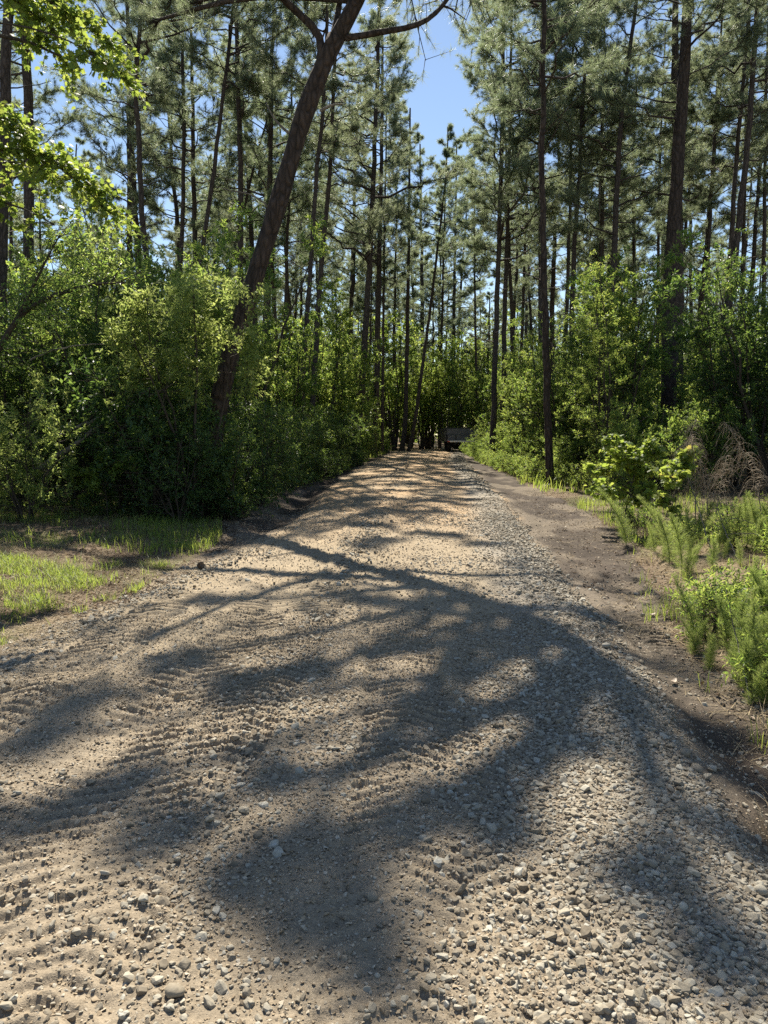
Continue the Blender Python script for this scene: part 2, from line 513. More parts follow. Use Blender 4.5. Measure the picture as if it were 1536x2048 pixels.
def build_ground():
    ys = np.concatenate([np.linspace(-9, 0.9, 34), np.exp(np.linspace(math.log(1.0), math.log(138), 400))])
    u = np.linspace(-1, 1, 520)
    xs = 118 * np.sinh(5 * u) / math.sinh(5)
    X, Y = np.meshgrid(xs, ys)
    Z = ground_z(X, Y)
    me = mesh_np("ground", np.stack([X, Y, Z], -1).reshape(-1, 3), [grid_faces(len(ys), len(xs))], [M['soil']], smooth=True)
    C = np.zeros(X.shape + (3,)) + np.array([0.115, 0.082, 0.055])
    C = mixc(C, (0.17, 0.125, 0.085), sst(-0.05, 0.15, fbm(X * 0.8, Y * 0.8, 61, 3)))
    C = mixc(C, (0.085, 0.10, 0.035), sst(0.0, 0.18, fbm(X * 0.6, Y * 0.6, 62, 3)) * (1 - sst(16, 20, Y)) * 0.7)
    dry = sst(0, 0.3, X - ex(Y, XV)) * (1 - sst(14, 17, Y)) * (1 - sst(6, 9, X))
    C = mixc(C, (0.24, 0.19, 0.115), dry * 0.8)
    soil_attr(me, C.reshape(-1, 3))
    tag(obj("ground", me), kind="structure")


def build_road():
    ys = np.concatenate([np.linspace(-6, 1.15, 40), np.exp(np.linspace(math.log(1.2), math.log(6.98), 760)), np.exp(np.linspace(math.log(7.0), math.log(75), 440))])
    u = np.linspace(0, 1, 620)
    m, v = ex(ys, XM) - 0.35, ex(ys, XV) + 0.35
    X = m[:, None] + (v - m)[:, None] * u[None]
    Y = np.repeat(ys[:, None], len(u), 1)
    Z = road_z(X, Y)
    me = mesh_np("gravel_road", np.stack([X, Y, Z], -1).reshape(-1, 3), [grid_faces(len(ys), len(u))], [M['road']], smooth=True)
    l, g = ex(Y, XL), ex(Y, XG)
    C = np.zeros(X.shape + (3,)) + np.array([0.335, 0.270, 0.186])
    C = mixc(C, (0.31, 0.25, 0.17), sst(-0.08, 0.14, fbm(X * 1.5, Y * 1.2, 81, 4)) * 0.8)
    C = mixc(C, (0.27, 0.222, 0.162), (1 - sst(3.0, 5.0, Y)) * 0.75)
    C = mixc(C, (0.44, 0.305, 0.18), sst(8, 15, Y) * sst(-0.25, 0.15, fbm(X * 0.8, Y * 0.35, 82, 3)) * 0.85)
    wob = 0.35 * fbm(X * 1.5, Y * 1.1, 83, 3)
    C = mixc(C, (0.285, 0.25, 0.20), sst(0.95, 0.45, g - X + wob) * (X < g))
    C = mixc(C, (0.165, 0.135, 0.102), sst(-0.10, 0.12, X - g + wob))
    C = mixc(C, (0.075, 0.058, 0.045), sst(0.02, 0.25, X - g + wob) * (1 - sst(3.6, 5.0, Y)))  # wet dark soil by the ditch, with its shade painted into the colour
    C = mixc(C, (0.075, 0.060, 0.048), sst(0.02, 0.25, X - g + wob) * sst(5.5, 9, Y) * sst(-0.10, 0.06, fbm(X * 1.3, Y * 0.8, 84, 3)))
    C = mixc(C, (0.16, 0.125, 0.095), sst(-0.08, 0.18, l - X + wob))
    C = mixc(C, (0.055, 0.043, 0.034), sst(0.0, 0.25, l - X + wob) * sst(9.5, 11.5, Y) * sst(-0.2, 0.0, fbm(X * 1.3, Y * 0.8, 85, 3)))
    soil_attr(me, C.reshape(-1, 3))
    tag(obj("gravel_road", me), kind="structure")


# ------------------------------------------------------------------ stones
def stone_shapes(n, pts, seed):
    rng = np.random.default_rng(seed)
    out = []
    for _ in range(n):
        bm = bmesh.new()
        P = rand_unit(pts, rng) * (0.85 + 0.3 * rng.random((pts, 1)))
        P = np.sign(P) * np.abs(P) ** 0.85
        P = P * np.array([1.0, 0.62 + 0.35 * rng.random(), 0.42 + 0.35 * rng.random()])
        for p in P: bm.verts.new(p)
        r = bmesh.ops.convex_hull(bm, input=bm.verts)
        bmesh.ops.delete(bm, geom=[g for g in r['geom_interior'] if isinstance(g, bmesh.types.BMVert)], context='VERTS')
        bmesh.ops.triangulate(bm, faces=bm.faces)
        bm.verts.index_update()
        out.append((np.array([v.co[:] for v in bm.verts]), np.array([[v.index for v in f.verts] for f in bm.faces])))
        bm.free()
    return out


def place_stones(mb, protos, X, Y, R_, rng, sink=0.3):
    Z = surf_z(X, Y)
    n = len(X)
    yaw = rng.random(n) * 2 * math.pi
    tx, ty = (rng.random(n) - 0.5) * 0.9, (rng.random(n) - 0.5) * 0.9
    pid = rng.integers(0, len(protos), n)
    for k, (V, Fc) in enumerate(protos):
        idx = np.nonzero(pid == k)[0]
        if not len(idx): continue
        c, s = np.cos(yaw[idx]), np.sin(yaw[idx])
        P = V[None] * R_[idx][:, None, None]
        x, y, z = P[..., 0], P[..., 1], P[..., 2]
        z2 = z + x * tx[idx][:, None] + y * ty[idx][:, None]
        xr, yr = x * c[:, None] - y * s[:, None], x * s[:, None] + y * c[:, None]
        hz = R_[idx] * (0.42 - sink * rng.random(len(idx)) * 2)
        W = np.stack([xr + X[idx][:, None], yr + Y[idx][:, None], z2 + (Z[idx] + hz * 0.75)[:, None]], -1)
        Fa = (np.arange(len(idx))[:, None, None] * len(V) + Fc[None]).reshape(-1, 3)
        mb.add(W.reshape(-1, 3), [Fa], 0, False)


def sample_density(dens, n, ymin, ymax, rng):
    """n candidate points, uniform over the ground between the frame's sides, kept with chance dens(x, y)"""
    y = np.sqrt(rng.random(n) * (ymax ** 2 - ymin ** 2) + ymin ** 2)
    m, v = ex(y, XM), ex(y, XV)
    lo = np.maximum(m - 0.5, -0.62 * y - 0.6); hi = np.minimum(v + 0.4, 0.62 * y + 0.6)
    x = lo + (hi - lo) * rng.random(n)
    k = rng.random(n) < dens(x, y)
    return x[k], y[k]


def build_gravel():
    rng = np.random.default_rng(5)
    hi = stone_shapes(14, 26, 1); mid = stone_shapes(12, 13, 2); lo = stone_shapes(6, 8, 3)
    def d_edge(x, y):
        g, l = ex(y, XG), ex(y, XL)
        wob = 0.3 * fbm(x * 1.6, y * 1.2, 90, 3)
        width = 1.15 - 0.75 * sst(3, 7, y)
        right = sst(width + 0.35, width * 0.45, g - x + wob) * sst(-0.16, 0.03, g - x + wob)
        ridge = np.exp(-((x - (-0.62 + 0.05 * (y - 3))) / 0.2) ** 2) * 0.35
        left = np.exp(-((x - (l + 0.15)) / 0.25) ** 2) * 0.8 * (1 - sst(8, 10, y))
        trk = np.ones_like(x)
        for k in range(3):
            trk = trk * (1 - 0.85 * np.exp(-((x - track_x(k, y)) / 0.26) ** 2))
        body = (0.19 + 0.25 * (1 - sst(3, 5.5, y)) * sst(-1.2, 0.4, x)) * sst(-0.1, 0.15, fbm(x * 1.2, y * 1.2, 91, 3)) * trk * (x > l) * (x < g)
        stray = 0.07 * (x > g) * (y < 8)
        return np.clip(np.maximum.reduce([right, ridge, left, body, stray]), 0, 1)
    mb = MB()
    x, y = sample_density(d_edge, 44000, 1.3, 3.2, rng)
    r = np.clip(np.exp(rng.normal(math.log(0.0082), 0.42, len(x))), 0.004, 0.023)
    place_stones(mb, hi, x, y, r, rng)
    x, y = sample_density(d_edge, 44000, 3.2, 4.8, rng)
    r = np.clip(np.exp(rng.normal(math.log(0.0098), 0.42, len(x))), 0.005, 0.026)
    place_stones(mb, mid, x, y, r, rng)
    x, y = sample_density(d_edge, 90000, 4.8, 13, rng)
    r = np.clip(np.exp(rng.normal(math.log(0.0130), 0.38, len(x))), 0.008, 0.042)
    place_stones(mb, mid, x, y, r, rng)
    x, y = sample_density(d_edge, 80000, 13, 45, rng)
    r = np.clip(np.exp(rng.normal(math.log(0.022), 0.35, len(x))), 0.01, 0.05)
    place_stones(mb, lo, x, y, r, rng)
    tag(obj("gravel", mb.mesh("gravel", [M['stone']])), kind="stuff")
    mb = MB()
    def d_all(x, y):
        g, l = ex(y, XG), ex(y, XL)
        return np.clip(0.45 + 0.55 * sst(-0.12, 0.15, fbm(x * 2.2, y * 2.2, 93, 3)), 0, 1) * (1 - 0.8 * sst(0, 0.15, x - g)) * (1 - 0.6 * sst(0, 0.3, l - x))
    x, y = sample_density(d_all, 260000, 1.3, 6, rng)
    r = np.clip(np.exp(rng.normal(math.log(0.0046), 0.45, len(x))), 0.002, 0.012)
    place_stones(mb, lo, x, y, r, rng, 0.2)
    x, y = sample_density(d_all, 90000, 6, 16, rng)
    r = np.clip(np.exp(rng.normal(math.log(0.0085), 0.38, len(x))), 0.004, 0.02)
    place_stones(mb, lo, x, y, r, rng, 0.2)
    tag(obj("gravel_grit", mb.mesh("gravel_grit", [M['grit']])), kind="stuff")
    # loose single stones out on the dark earth
    big = stone_shapes(6, 30, 8)
    for k, (px, py, Y, rad, lab) in enumerate([
            (1370, 1510, 3.55, 0.030, "pale squarish stone alone on the dark earth, beyond a smaller pair"),
            (1393, 1542, 3.4, 0.030, "rounded grey stone next to a brown one on the dark earth"),
            (1423, 1539, 3.42, 0.026, "brown rounded stone on the dark earth beside a grey one"),
            (1212, 1296, 5.3, 0.040, "brownish stone lying by itself on the muddy shoulder past the gravel edge"),
            (1305, 1490, 3.7, 0.032, "whitish stone at the rim of the gravel bank above the dark earth"),
            (1520, 1785, 2.5, 0.024, "bright pale stone on the dark soil near the dry grass tuft"),
            (745, 1800, 2.45, 0.022, "tan slab-like stone lying flat in the tread marks"),
            (350, 1990, 2.05, 0.026, "long pale stone lying near the photo's bottom edge")]):
        p = ground_hit(px, py)
        V, Fc = big[k % 6]
        o = obj("loose_stone", mesh_np("loose_stone", V * rad, [Fc], [M['stone']]), loc=(p[0], p[1], gz(p[0], p[1]) + rad * 0.4))
        o.rotation_euler = (0.2, -0.15, k * 1.3)
        tag(o, lab, "stone", "loose stones beside the gravel")


def ground_hit(px, py, zoff=0.0):
    """where the view ray through a photo pixel meets the ground"""
    a, b = (px - 768) / F, (1024 - py) / F
    cp, sp = math.cos(PITCH), math.sin(PITCH)
    d = np.array([a, cp - b * sp, sp + b * cp])
    t = 1.5
    for _ in range(60):
        p = CAM + d * t
        h = p[2] - (gz(p[0], p[1]) + zoff)
        t += h / max(-d[2], 0.02) * 0.6
    return CAM + d * t


# ------------------------------------------------------------------ pines
def pine_crown(mb, trunk, r0, H, rng, zc, n_br, length, lod=1.0, clear=None, dens=1.0, up=0.35):
    """limbs and needle tufts round a trunk curve (N,3); returns nothing, fills mb (0 bark, 1 needles)"""
    z = trunk[:, 2]
    P, D = [], []
    hs = zc + (H - zc) * (np.arange(n_br) + rng.random(n_br)) / n_br
    for h in hs:
        t = (h - zc) / max(H - zc, 0.1)
        b = np.array([np.interp(h, z, trunk[:, k]) for k in range(3)])
        az = rng.random() * 2 * math.pi
        L = length * (0.16 + 0.95 * (1 - t) ** 0.65) * (0.6 + 0.55 * rng.random())
        if t < 0.12: L *= 0.8
        dirh = np.array([math.cos(az), math.sin(az), 0])
        if clear is not None:
            tip = b + dirh * L
            if clear(tip): L *= 0.45
        slope = -0.05 + up * (0.4 + rng.random()) + 0.5 * t
        s = np.linspace(0, 1, 7)
        path = b + dirh * (L * s)[:, None] + np.array([0, 0, 1.0]) * (L * (slope * s * 0.6 + 0.25 * s * s))[:, None]
        path[1:] += rng.normal(size=(6, 3)) * 0.05 * L * np.array([1, 1, 0.6])
        rb = max(0.010, 0.016 * L * (0.7 + 0.5 * rng.random()))
        tube(mb, path, rb * (1 - 0.8 * s), 5, 0)
        nt_ = int((9 + L * 5.0) * dens)
        for _ in range(nt_):
            q = 0.30 + 0.70 * math.sqrt(rng.random())
            base = np.array([np.interp(q, s, path[:, k]) for k in range(3)])
            tl = (0.35 + 0.75 * rng.random()) * (1.15 - 0.5 * q) * min(1, L / 2.2)
            td = norm(dirh * 0.7 + rng.normal(size=3) * np.array([0.75, 0.75, 0.35]) + np.array([0, 0, 0.3]))
            tip = base + td * tl + np.array([0, 0, 0.12 * tl])
            tube(mb, np.array([base, (base + tip) / 2 - [0, 0, 0.04 * tl], tip]), [0.011, 0.008, 0.005], 3, 0, False)
            for f in ((1.0, 0.8, 0.6, 0.4) if tl > 0.45 else (1.0, 0.7, 0.45)):
                P.append(base + (tip - base) * f + rng.normal(size=3) * 0.03); D.append(td)
        P.append(path[-1]); D.append(norm(path[-1] - path[-2]))
    if P:
        needles(mb, np.array(P), np.array(D), rng, n=int(26 + 6 * (1 - lod)), length=0.23, width=0.0055 + 0.0075 * lod, mat=1)


def stubs(mb, trunk, rng, n, z0, z1, L0=1.0):
    z = trunk[:, 2]
    for _ in range(n):
        h = z0 + (z1 - z0) * rng.random()
        b = np.array([np.interp(h, z, trunk[:, k]) for k in range(3)])
        az = rng.random() * 2 * math.pi
        d = np.array([math.cos(az), math.sin(az), 0.1 + 0.4 * rng.random()])
        L = L0 * (0.3 + rng.random())
        s = np.linspace(0, 1, 5)
        path = b + d * (L * s)[:, None] + rng.normal(size=(5, 3)) * 0.04 * L * s[:, None]
        tube(mb, path, 0.018 * (1 - 0.75 * s) + 0.003, 4, 0)


def road_clear(p):
    l, g = ex(p[1], XL), ex(p[1], XG)
    c = (l + g) / 2 + 0.4
    return abs(p[0] - c) < 1.3 and p[1] < 60


def traced_pine(px, Y, wpx, H, label, rng, zc=None, n_br=34, length=2.7, bark='bark', group=None, dens=1.0, stub=8, name="pine_tree", lean_y=0.0, flare=1.25):
    """a pine whose trunk runs through photo pixels px, standing Y metres away, trunk wpx photo pixels wide"""
    pts = np.array([at(a, b, Y) for a, b in px])
    order = np.argsort(pts[:, 2]); pts = pts[order]
    d0 = norm(pts[1] - pts[0]); g0 = gz(pts[0][0], Y)
    if pts[0][2] > g0 + 0.1:
        k = (pts[0][2] - g0) / max(d0[2], 0.3)
        base = pts[0] - d0 * k; base[2] = gz(base[0], Y) - 0.05
        pts = np.concatenate([[base], pts])
    else:
        pts[0][2] = g0 - 0.05
    d1 = norm(pts[-1] - pts[-2])
    if pts[-1][2] < H:
        rest = H - pts[-1][2]
        d1 = norm(d1 + np.array([0, 0, 0.6]))
        pts = np.concatenate([pts, [pts[-1] + d1 * rest * 0.5, pts[-1] + d1 * rest * 0.5 + np.array([d1[0] * 0.3, 0, 1]) * rest * 0.5]])
    H = pts[-1][2]
    n = 34
    tr = resample(pts, n)
    tr[1:, 0] += rng.normal(size=n - 1) * 0.012; tr[:, 1] += np.cumsum(rng.normal(size=n)) * 0.015
    base = tr[0].copy()
    base[2] = gz(base[0], base[1])
    r0 = wpx / 2 * Y / F
    t = np.clip((tr[:, 2] - base[2]) / (H - base[2]), 0, 1)
    rad = r0 * (1.08 - 0.75 * t ** 1.25) * (1 + (flare - 1) * np.exp(-t * 26))
    loc = tr - base
    root = thing(name, label, "tree", base, 0, group)
    mt = MB(); tube(mt, loc, rad, 14 if wpx > 12 else 10, 0, True, 0.10, rng)
    obj("trunk", mt.mesh("trunk", [M[bark]]), root)
    mc = MB()
    zc = zc if zc is not None else 0.53 * H
    cl = (lambda p: road_clear(p + base))
    pine_crown(mc, loc, r0, loc[-1][2], rng, zc, n_br, length, min(1, Y / 40), cl, dens)
    stubs(mc, loc, rng, stub, zc * 0.45, zc * 1.1, 1.3)
    obj("crown", mc.mesh("crown", [M['bark'], M['needle']]), root)
    return root


def pine_proto(seed, H=22.0):
    rng = np.random.default_rng(seed)
    n = 26
    z = np.linspace(-0.1, H, n)
    bend = np.stack([np.cumsum(rng.normal(size=n)) * 0.03 + 0.35 * (rng.random() - 0.5) * (z / H) ** 2 * 3, np.cumsum(rng.normal(size=n)) * 0.03], -1)
    tr = np.concatenate([bend, z[:, None]], 1)
    tr[:, :2] -= tr[0, :2]
    r0 = 0.15 + 0.05 * rng.random()
    t = np.clip(z / H, 0, 1)
    mt = MB(); tube(mt, tr, r0 * (1.08 - 0.8 * t ** 1.2), 9, 0, True, 0.08, rng)
    mc = MB()
    zc = H * (0.42 + 0.12 * rng.random())
    pine_crown(mc, tr, r0, H, rng, zc, 36, 2.8, 1.0, None, 1.0)
    stubs(mc, tr, rng, 8, zc * 0.45, zc, 1.4)
    return mt.mesh("trunk", [M['bark']]), mc.mesh("crown", [M['bark'], M['needle']])


def build_forked_pine():
    rng = np.random.default_rng(77)
    Y = 14.5
    px = [(408, 1010), (417, 940), (428, 870), (441, 790), (463, 700), (496, 600), (527, 500), (559, 400), (587, 300), (606, 235), (630, 170), (655, 110), (672, 75)]
    pts = np.array([at(a, b, Y) for a, b in px])
    base = pts[0].copy(); base[2] = gz(base[0], Y); pts[0][2] = base[2] - 0.06
    root = thing("pine_tree", "big reddish pine leaning over the road, its trunk forking high up", "tree", base)
    q = lambda a, b, dy=0.0: at(a, b, Y + dy) - base
    tr = resample(pts - base, 44)
    t = np.linspace(0, 1, 44)
    rad = 0.175 * (1.05 - 0.14 * t) * (1 + 0.35 * np.exp(-t * 18)) + 0.012 * np.sin(t * 31) * t
    mt = MB(); tube(mt, tr, rad, 20, 0, True, 0.09, rng)
    end = tr[-1]
    # the leader going on up and to the right above the frame
    lead = resample(np.array([tr[-4], end, q(702, 28), q(735, -45, -0.1), q(775, -150, -0.2), q(800, -280, -0.3), q(800, -420, -0.4)]), 18)
    s = np.linspace(0, 1, 18)
    tube(mt, lead, 0.155 * (1 - 0.45 * s), 14, 0, True, 0.08, rng)
    obj("trunk", mt.mesh("trunk", [M['bark_red']]), root)
    limbs = [
        ([tr[-5], q(652, 72), q(610, 40), q(560, -8), q(500, -70, -1.0), q(430, -130, -2.2)], 0.085),
        ([end, q(695, 83), q(740, 64), q(800, 61), q(850, 48), q(885, 14, 0.3), q(908, -22, 0.5), q(960, -75, 1.0)], 0.062),
        ([q(664, 80), q(676, 30, 0.3), q(684, -30, 0.6), q(690, -140, 0.8), q(680, -260, 0.8)], 0.062)]
    crown = MB()
    for pth, r in limbs:
        p = resample(np.array(pth), 16); s = np.linspace(0, 1, 16)
        m1 = MB(); tube(m1, p, r * (1 - 0.6 * s), 10, 0, True, 0.12, rng)
        tube(m1, np.array([p[9], p[9] + [0.15, 0, -0.05], p[9] + [0.45, 0.05, -0.22]]), [0.022, 0.016, 0.006], 6, 0, True)
        obj("limb", m1.mesh("limb", [M['bark_red']]), root)
        pine_crown_on(crown, p, rng, 0.72, 9)
    pine_crown_on(crown, lead, rng, 0.5, 26, 3.0)
    top = lead[-1]
    # unseen boughs above the frame, their needle clumps added to cast the road's shadows
    SHADOW_SPOTS = [(150, 1400, 180), (60, 1480, 150), (350, 1320, 130), (250, 1570, 120), (480, 1370, 90), (620, 1340, 80), (80, 1640, 190), (330, 1660, 150), (560, 1560, 100),
          (650, 1680, 120), (690, 1790, 110), (600, 1850, 80), (740, 1930, 70), (480, 1760, 70), (560, 1700, 80), (880, 1420, 90), (900, 1600, 90), (1000, 1650, 70), (800, 1640, 80),
          (1080, 1380, 80), (1150, 1480, 60), (1300, 1750, 150), (1450, 1900, 150), (1000, 1290, 90), (740, 1200, 100), (850, 1210, 90), (640, 1150, 60),
          (420, 1200, 60), (1190, 1230, 60), (1060, 1260, 60), (1420, 1470, 120), (1490, 1560, 160), (1500, 1690, 140), (240, 1130, 90), (100, 1090, 110)]
    for bx, by, br in SHADOW_SPOTS:
        g = ground_hit(bx, by)
        k = (Y + rng.normal() * 1.1 - g[1]) / SUN_DIR[1]
        c = g + SUN_DIR * k
        if c[2] < 10.8: c = g + SUN_DIR * (10.8 / SUN_DIR[2])
        c = c - base
        rr = br * g[1] / F * 0.53 + 0.05
        a = lead[int(np.clip(4 + (c[2] - 10) * 2.2, 3, 15))]
        bough = resample(np.array([a, a * 0.55 + c * 0.45 + [0, 0, 0.35], c]), 8)
        tube(crown, bough, 0.078 * (1 - 0.7 * np.linspace(0, 1, 8)) + 0.006, 6, 0)
        n = int(20 + 110 * rr)
        off = rand_unit(n, rng) * (rng.random((n, 1)) ** 0.45) * rr * np.array([1.0, 1.0, 0.6])
        tips = c + off
        for t_ in tips[:: 2]:
            b_ = bough[-2] * 0.5 + bough[-1] * 0.5
            tube(crown, np.array([b_, (b_ + t_) / 2 + [0, 0, -0.03], t_]), [0.009, 0.007, 0.004], 3, 0, False)
        needles(crown, tips, norm(off + [0, 0, 0.1]), rng, n=30, length=0.2, width=0.007, mat=1)
    # dead snags low on the trunk
    for pth, r in [([q(592, 278), q(572, 262), q(548, 240), q(532, 205)], 0.034), ([q(640, 222), q(665, 209), q(690, 208)], 0.03), ([q(538, 415), q(505, 385), q(470, 385), q(430, 372)], 0.016)]:
        p = resample(np.array(pth), 8)
        m1 = MB(); tube(m1, p, r * (1 - 0.7 * np.linspace(0, 1, 8)), 6, 0)
        obj("dead_snag", m1.mesh("dead_snag", [M['deadwood']]), root)
    obj("crown", crown.mesh("crown", [M['bark'], M['needle']]), root)


def pine_crown_on(mb, path, rng, q0, n, L0=1.5):
    """side shoots with needles along the outer part of a limb"""
    P, D = [], []
    s = np.linspace(0, 1, len(path))
    for _ in range(n):
        q = q0 + (1 - q0) * rng.random()
        b = np.array([np.interp(q, s, path[:, k]) for k in range(3)])
        d = norm(rng.normal(size=3) + np.array([0, 0, 0.35]))
        L = L0 * (0.4 + 0.8 * rng.random())
        ss = np.linspace(0, 1, 5)
        p = b + d * (L * ss)[:, None] + np.array([0, 0, 0.2 * L]) * (ss ** 2)[:, None]
        tube(mb, p, 0.02 * (1 - 0.7 * ss), 4, 0)
        for _ in range(int(4 + 4 * L)):
            u = 0.35 + 0.65 * rng.random()
            bb = b + d * L * u + np.array([0, 0, 0.2 * L * u * u])
            td = norm(d * 0.6 + rng.normal(size=3) * 0.7)
            tip = bb + td * (0.3 + 0.4 * rng.random())
            tube(mb, np.array([bb, tip]), [0.008, 0.004], 3, 0, False)
            for f in (1.0, 0.65):
                P.append(bb + (tip - bb) * f); D.append(td)
    needles(mb, np.array(P), np.array(D), rng, n=26, length=0.2, width=0.006, mat=1)


# ------------------------------------------------------------------ shrubs and broad-leaved trees
def shrub_proto(seed, H, rad, n_stem, n_leaf, size, leaf='leaf', low=0.12, lobed=False, aspect=0.42, spray=14):
    """several stems, twigs and leaf sprays; returns (stem mesh, foliage mesh)"""
    rng = np.random.default_rng(seed)
    ms, ml = MB(), MB()
    tips, tdir = [], []
    for i in range(n_stem):
        az = rng.random() * 2 * math.pi
        h = H * (0.6 + 0.4 * rng.random())
        out = rad * (0.25 + 0.75 * rng.random()) * 0.75
        s = np.linspace(0, 1, 9)
        top = np.array([math.cos(az) * out, math.sin(az) * out, h])
        p = np.array([math.cos(az), math.sin(az), 0]) * 0.12 * rng.random() + top * np.stack([s ** 1.2, s ** 1.2, s], -1)
        p[1:, :2] += np.cumsum(rng.normal(size=(8, 2)), 0) * 0.02 * H ** 0.7
        p[0, 2] = -0.08
        r = 0.008 + 0.0075 * H * (0.5 + 0.5 * rng.random())
        tube(ms, p, r * (1 - 0.85 * s), 5, 0)
        nb = int(9 + 2.6 * H)
        for _ in range(nb):
            q = low + (1 - low) * rng.random() ** 0.8
            b = np.array([np.interp(q, s, p[:, k]) for k in range(3)])
            L = rad * (0.25 + 0.55 * rng.random()) * (1.15 - 0.7 * q)
            d = norm(np.array([*(rng.normal(size=2)), 0.15 + 0.45 * rng.random()]) + 0.5 * np.array([math.cos(az), math.sin(az), 0]))
            ss = np.linspace(0, 1, 5)
            bp = b + d * (L * ss)[:, None] + np.array([0, 0, -0.15 * L]) * (ss ** 2)[:, None] + rng.normal(size=(5, 3)) * 0.04 * L * ss[:, None]
            tube(ms, bp, (0.004 + 0.006 * L) * (1 - 0.75 * ss), 3, 0, False)
            for k in range(5):
                u = 0.3 + 0.7 * rng.random()
                tb = np.array([np.interp(u, ss, bp[:, j]) for j in range(3)])
                tips.append(tb); tdir.append(norm(d + rng.normal(size=3) * 0.7))
    tips = np.array(tips); tdir = np.array(tdir)
    n_sp = max(1, n_leaf // spray)
    idx = rng.integers(0, len(tips), n_sp)
    P0 = tips[idx] + rng.normal(size=(n_sp, 3)) * 0.05 * rad
    D0 = norm(tdir[idx] + rng.normal(size=(n_sp, 3)) * 0.5)
    spl = size * 3.2
    u = rng.random((n_sp, spray))
    P = (P0[:, None] + D0[:, None] * (u * spl)[..., None] + rng.normal(size=(n_sp, spray, 3)) * size * 0.25).reshape(-1, 3)
    D = norm(np.repeat(D0, spray, 0) * 0.7 + rand_unit(len(P), rng) * 0.9)
    Nn = norm(np.array([0, 0, 1.0]) + rand_unit(len(P), rng) * 0.75)
    k = P[:, 2] > 0.03
    P, D, Nn = P[k], D[k], Nn[k]
    if lobed: maple_leaves(ml, P, D + [0, 0, -0.45], Nn, size, rng, 0)
    else: leaves(ml, P, D, Nn, size, rng, aspect, 0)
    return ms.mesh("stem", [M['twig']]), ml.mesh("foliage", [M[leaf]])


def plant(proto, name, label, cat, x, y, rz, scale, group=None, z=None):
    o = thing(name, label, cat, (x, y, gz(x, y) - 0.02 if z is None else z), rz, group, scale)
    obj("stem", proto[0], o); obj("foliage", proto[1], o)
    return o


def limb_spray(mb, path, r, rng, n_twig, size, q0=0.3, mb_leaf=None, lobed=True, droop=0.25, spread=0.5):
    """a leafy limb: the tube plus twigs with leaves on its outer part"""
    s = np.linspace(0, 1, len(path))
    tube(mb, path, r * (1 - 0.8 * s), 7, 0, True, 0.1, rng)
    P, D = [], []
    for _ in range(n_twig):
        q = q0 + (1 - q0) * rng.random()
        b = np.array([np.interp(q, s, path[:, k]) for k in range(3)])
        d = norm(norm(path[-1] - path[0]) * 0.6 + rng.normal(size=3) * np.array([0.7, 0.7, 0.45]))
        L = spread * (0.4 + 0.9 * rng.random())
        ss = np.linspace(0, 1, 5)
        p = b + d * (L * ss)[:, None] - np.array([0, 0, droop * L]) * (ss ** 2)[:, None]
        tube(mb, p, 0.006 * (1 - 0.7 * ss) + 0.001, 3, 0, False)
        for u in np.linspace(0.25, 1.0, 9):
            for _k in range(2):
                P.append(np.array([np.interp(u, ss, p[:, j]) for j in range(3)]) + rng.normal(size=3) * 0.025); D.append(norm(d * 0.5 + rng.normal(size=3) * 0.8))
    P, D = np.array(P), np.array(D)
    Nn = norm(np.array([0, 0, 1.0]) + rand_unit(len(P), rng) * 0.7)
    if lobed: maple_leaves(mb_leaf, P, D + [0, 0, -0.5], Nn, size, rng, 0)
    else: leaves(mb_leaf, P, D, Nn, size, rng, 0.4, 0)


# ------------------------------------------------------------------ herbs
def fennel_proto(seed, H, leaf='fennel'):
    rng = np.random.default_rng(seed)
    ms, ml = MB(), MB()
    s = np.linspace(0, 1, 9)
    lean = rng.normal(size=2) * 0.28
    p = np.stack([lean[0] * s ** 2 * H, lean[1] * s ** 2 * H, s * H], -1); p[0, 2] = -0.05
    tube(ms, p, 0.006 * (1 - 0.7 * s) + 0.0012, 5, 0)
    n = int(46 * H) + 12
    V = []
    for i in range(n):
        q = 0.06 + 0.94 * (i + rng.random()) / n
        b = np.array([np.interp(q, s, p[:, k]) for k in range(3)])
        L = (0.125 * (1 - q) ** 0.5 + 0.05) * (0.7 + 0.6 * rng.random())
        for _ in range(5):
            az = rng.random() * 2 * math.pi
            d = norm(np.array([math.cos(az), math.sin(az), 0.45 + 0.8 * q + 0.3 * rng.random()]))
            m = 12
            u = rng.random(m) * 0.8
            pos = b + d * (L * u)[:, None]
            dd = norm(d * 0.9 + rand_unit(m, rng) * 0.65)
            ll = L * (0.35 + 0.3 * rng.random(m)) * (1.1 - u * 0.5)
            sd = norm(np.cross(dd, rand_unit(m, rng))) * 0.0013
            V.append(np.stack([pos + sd, pos - sd, pos + dd * ll[:, None]], 1).reshape(-1, 3))
            sd1 = norm(np.cross(d, rand_unit(1, rng)[0])) * 0.0014
            V.append(np.stack([b + sd1, b - sd1, b + d * L]))
    V = np.concatenate(V)
    ml.add(V, [np.arange(len(V)).reshape(-1, 3)], 0)
    return ms.mesh("stem", [M['fennel']]), ml.mesh("foliage", [M[leaf]])


